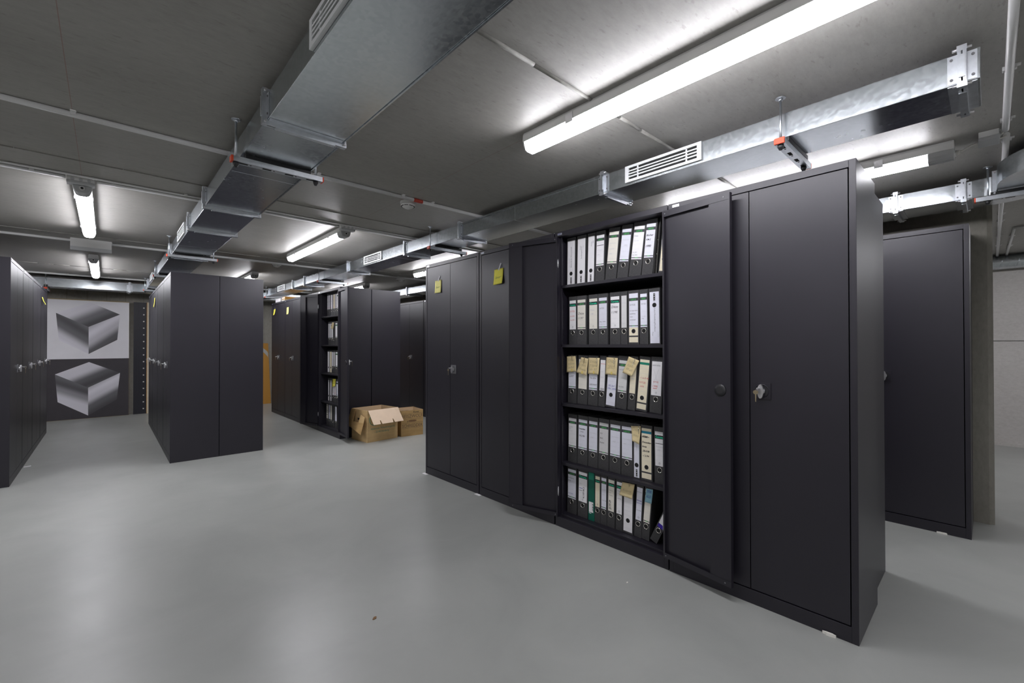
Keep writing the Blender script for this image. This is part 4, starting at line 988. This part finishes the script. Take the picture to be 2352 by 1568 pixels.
b = MB(); b.prism([(0, 0), (.80, 0), (.755, 1.24), (0, 1.24)], 0, .018, 'chipboard', lambda u, v, w: (u, w, v)); b.build('board', t)
b = MB(); pts = arc(.30, .66, .60, 25, 80, 12); pin = arc(.30, .66, .54, 80, 25, 12)
b.prism([p for p in pts+pin if True], -.0012, -.0002, 'grey_paint', lambda u, v, w: (min(u, .752), w, min(v, 1.235))); b.build('paint_stroke', t)

# ------------------------------------------------------------------ small bits on the floor
def scrap(x, y, z, pts, m, label, name='paper_scrap', rz=0, th=.003):
    t = thing(name, label, 'scrap', (x, y, z), rz); b = MB(); b.prism(pts, 0, th, m)
    b.build('scrap', t)
def blob(n, rx, ry, seed):
    rnd = random.Random(seed); return [((rx*rnd.uniform(.6, 1.1))*math.cos(2*PI*i/n), (ry*rnd.uniform(.6, 1.1))*math.sin(2*PI*i/n)) for i in range(n)]
scrap(2.200, .458, 0, blob(12, .006, .024, 3), 'chip_white', 'crumpled white scrap at the foot of the tall near-end cabinet', th=.012)
scrap(3.905, .215, 0, blob(12, .005, .026, 4), 'chip_white', 'white scrap at the foot of the cabinet by the concrete wall', th=.010)
scrap(2.190, 3.575, 0, [(-.012, -.03), (.012, -.03), (.012, .03), (-.012, .03)], 'paper_white', 'white plastic shim under the far corner of the foreground row', 'plastic_shim')
scrap(2.194, 2.79, 0, [(-.012, -.03), (.012, -.03), (.012, .03), (-.012, .03)], 'paper_white', 'white plastic shim between two closed foreground cabinets', 'plastic_shim')
scrap(-.575, 6.47, 0, [(-.02, -.03), (.03, -.01), (.025, .02), (-.02, .015)], 'paper_white', 'white paper scrap at the foot of the left-edge row')
scrap(.873, 1.84, 0, blob(9, .012, .008, 5), 'brown_leaf', 'tiny dry brown leaf on the open floor', 'dry_leaf', .4)
scrap(.28, 1.36, 0, blob(7, .005, .004, 8), 'brown_leaf', 'brown crumb on the floor near the camera', 'floor_crumb')
scrap(1.94, 1.25, 0, blob(7, .006, .004, 9), 'chip_white', 'pale crumb on the floor below the open cabinet', 'floor_crumb')

# ------------------------------------------------------------------ camera
f, yaw, pitch, roll, cz = 1011.7481, 0.74397, 0.0076847, -0.00085737, 1.2007
fw = Vector((math.sin(yaw)*math.cos(pitch), math.cos(yaw)*math.cos(pitch), math.sin(pitch)))
rt = Vector((math.cos(yaw), -math.sin(yaw), 0)); up = rt.cross(fw)
rt, up = rt*math.cos(roll)+up*math.sin(roll), -rt*math.sin(roll)+up*math.cos(roll)
cam = bpy.data.cameras.new('camera'); co = bpy.data.objects.new('camera', cam); COL.objects.link(co)
M = Matrix((rt, up, -fw)).transposed().to_4x4(); M.translation = (0, 0, cz); co.matrix_world = M
cam.sensor_fit = 'HORIZONTAL'; cam.sensor_width = 36; cam.lens = f/2352*36; cam.clip_start = .05; cam.clip_end = 60
SC.camera = co
w = bpy.data.worlds.new('world'); SC.world = w; w.use_nodes = True
w.node_tree.nodes['Background'].inputs[0].default_value = (.03, .03, .032, 1)
vs = SC.view_settings; vs.view_transform = 'Standard'; vs.look = 'None'; vs.gamma = 1; vs.use_curve_mapping = False; vs.exposure = 0.12
SC.cycles.use_denoising = True
SC.cycles.max_bounces = 8; SC.cycles.diffuse_bounces = 5; SC.cycles.glossy_bounces = 4
SC.cycles.sample_clamp_indirect = 8; SC.cycles.caustics_reflective = False
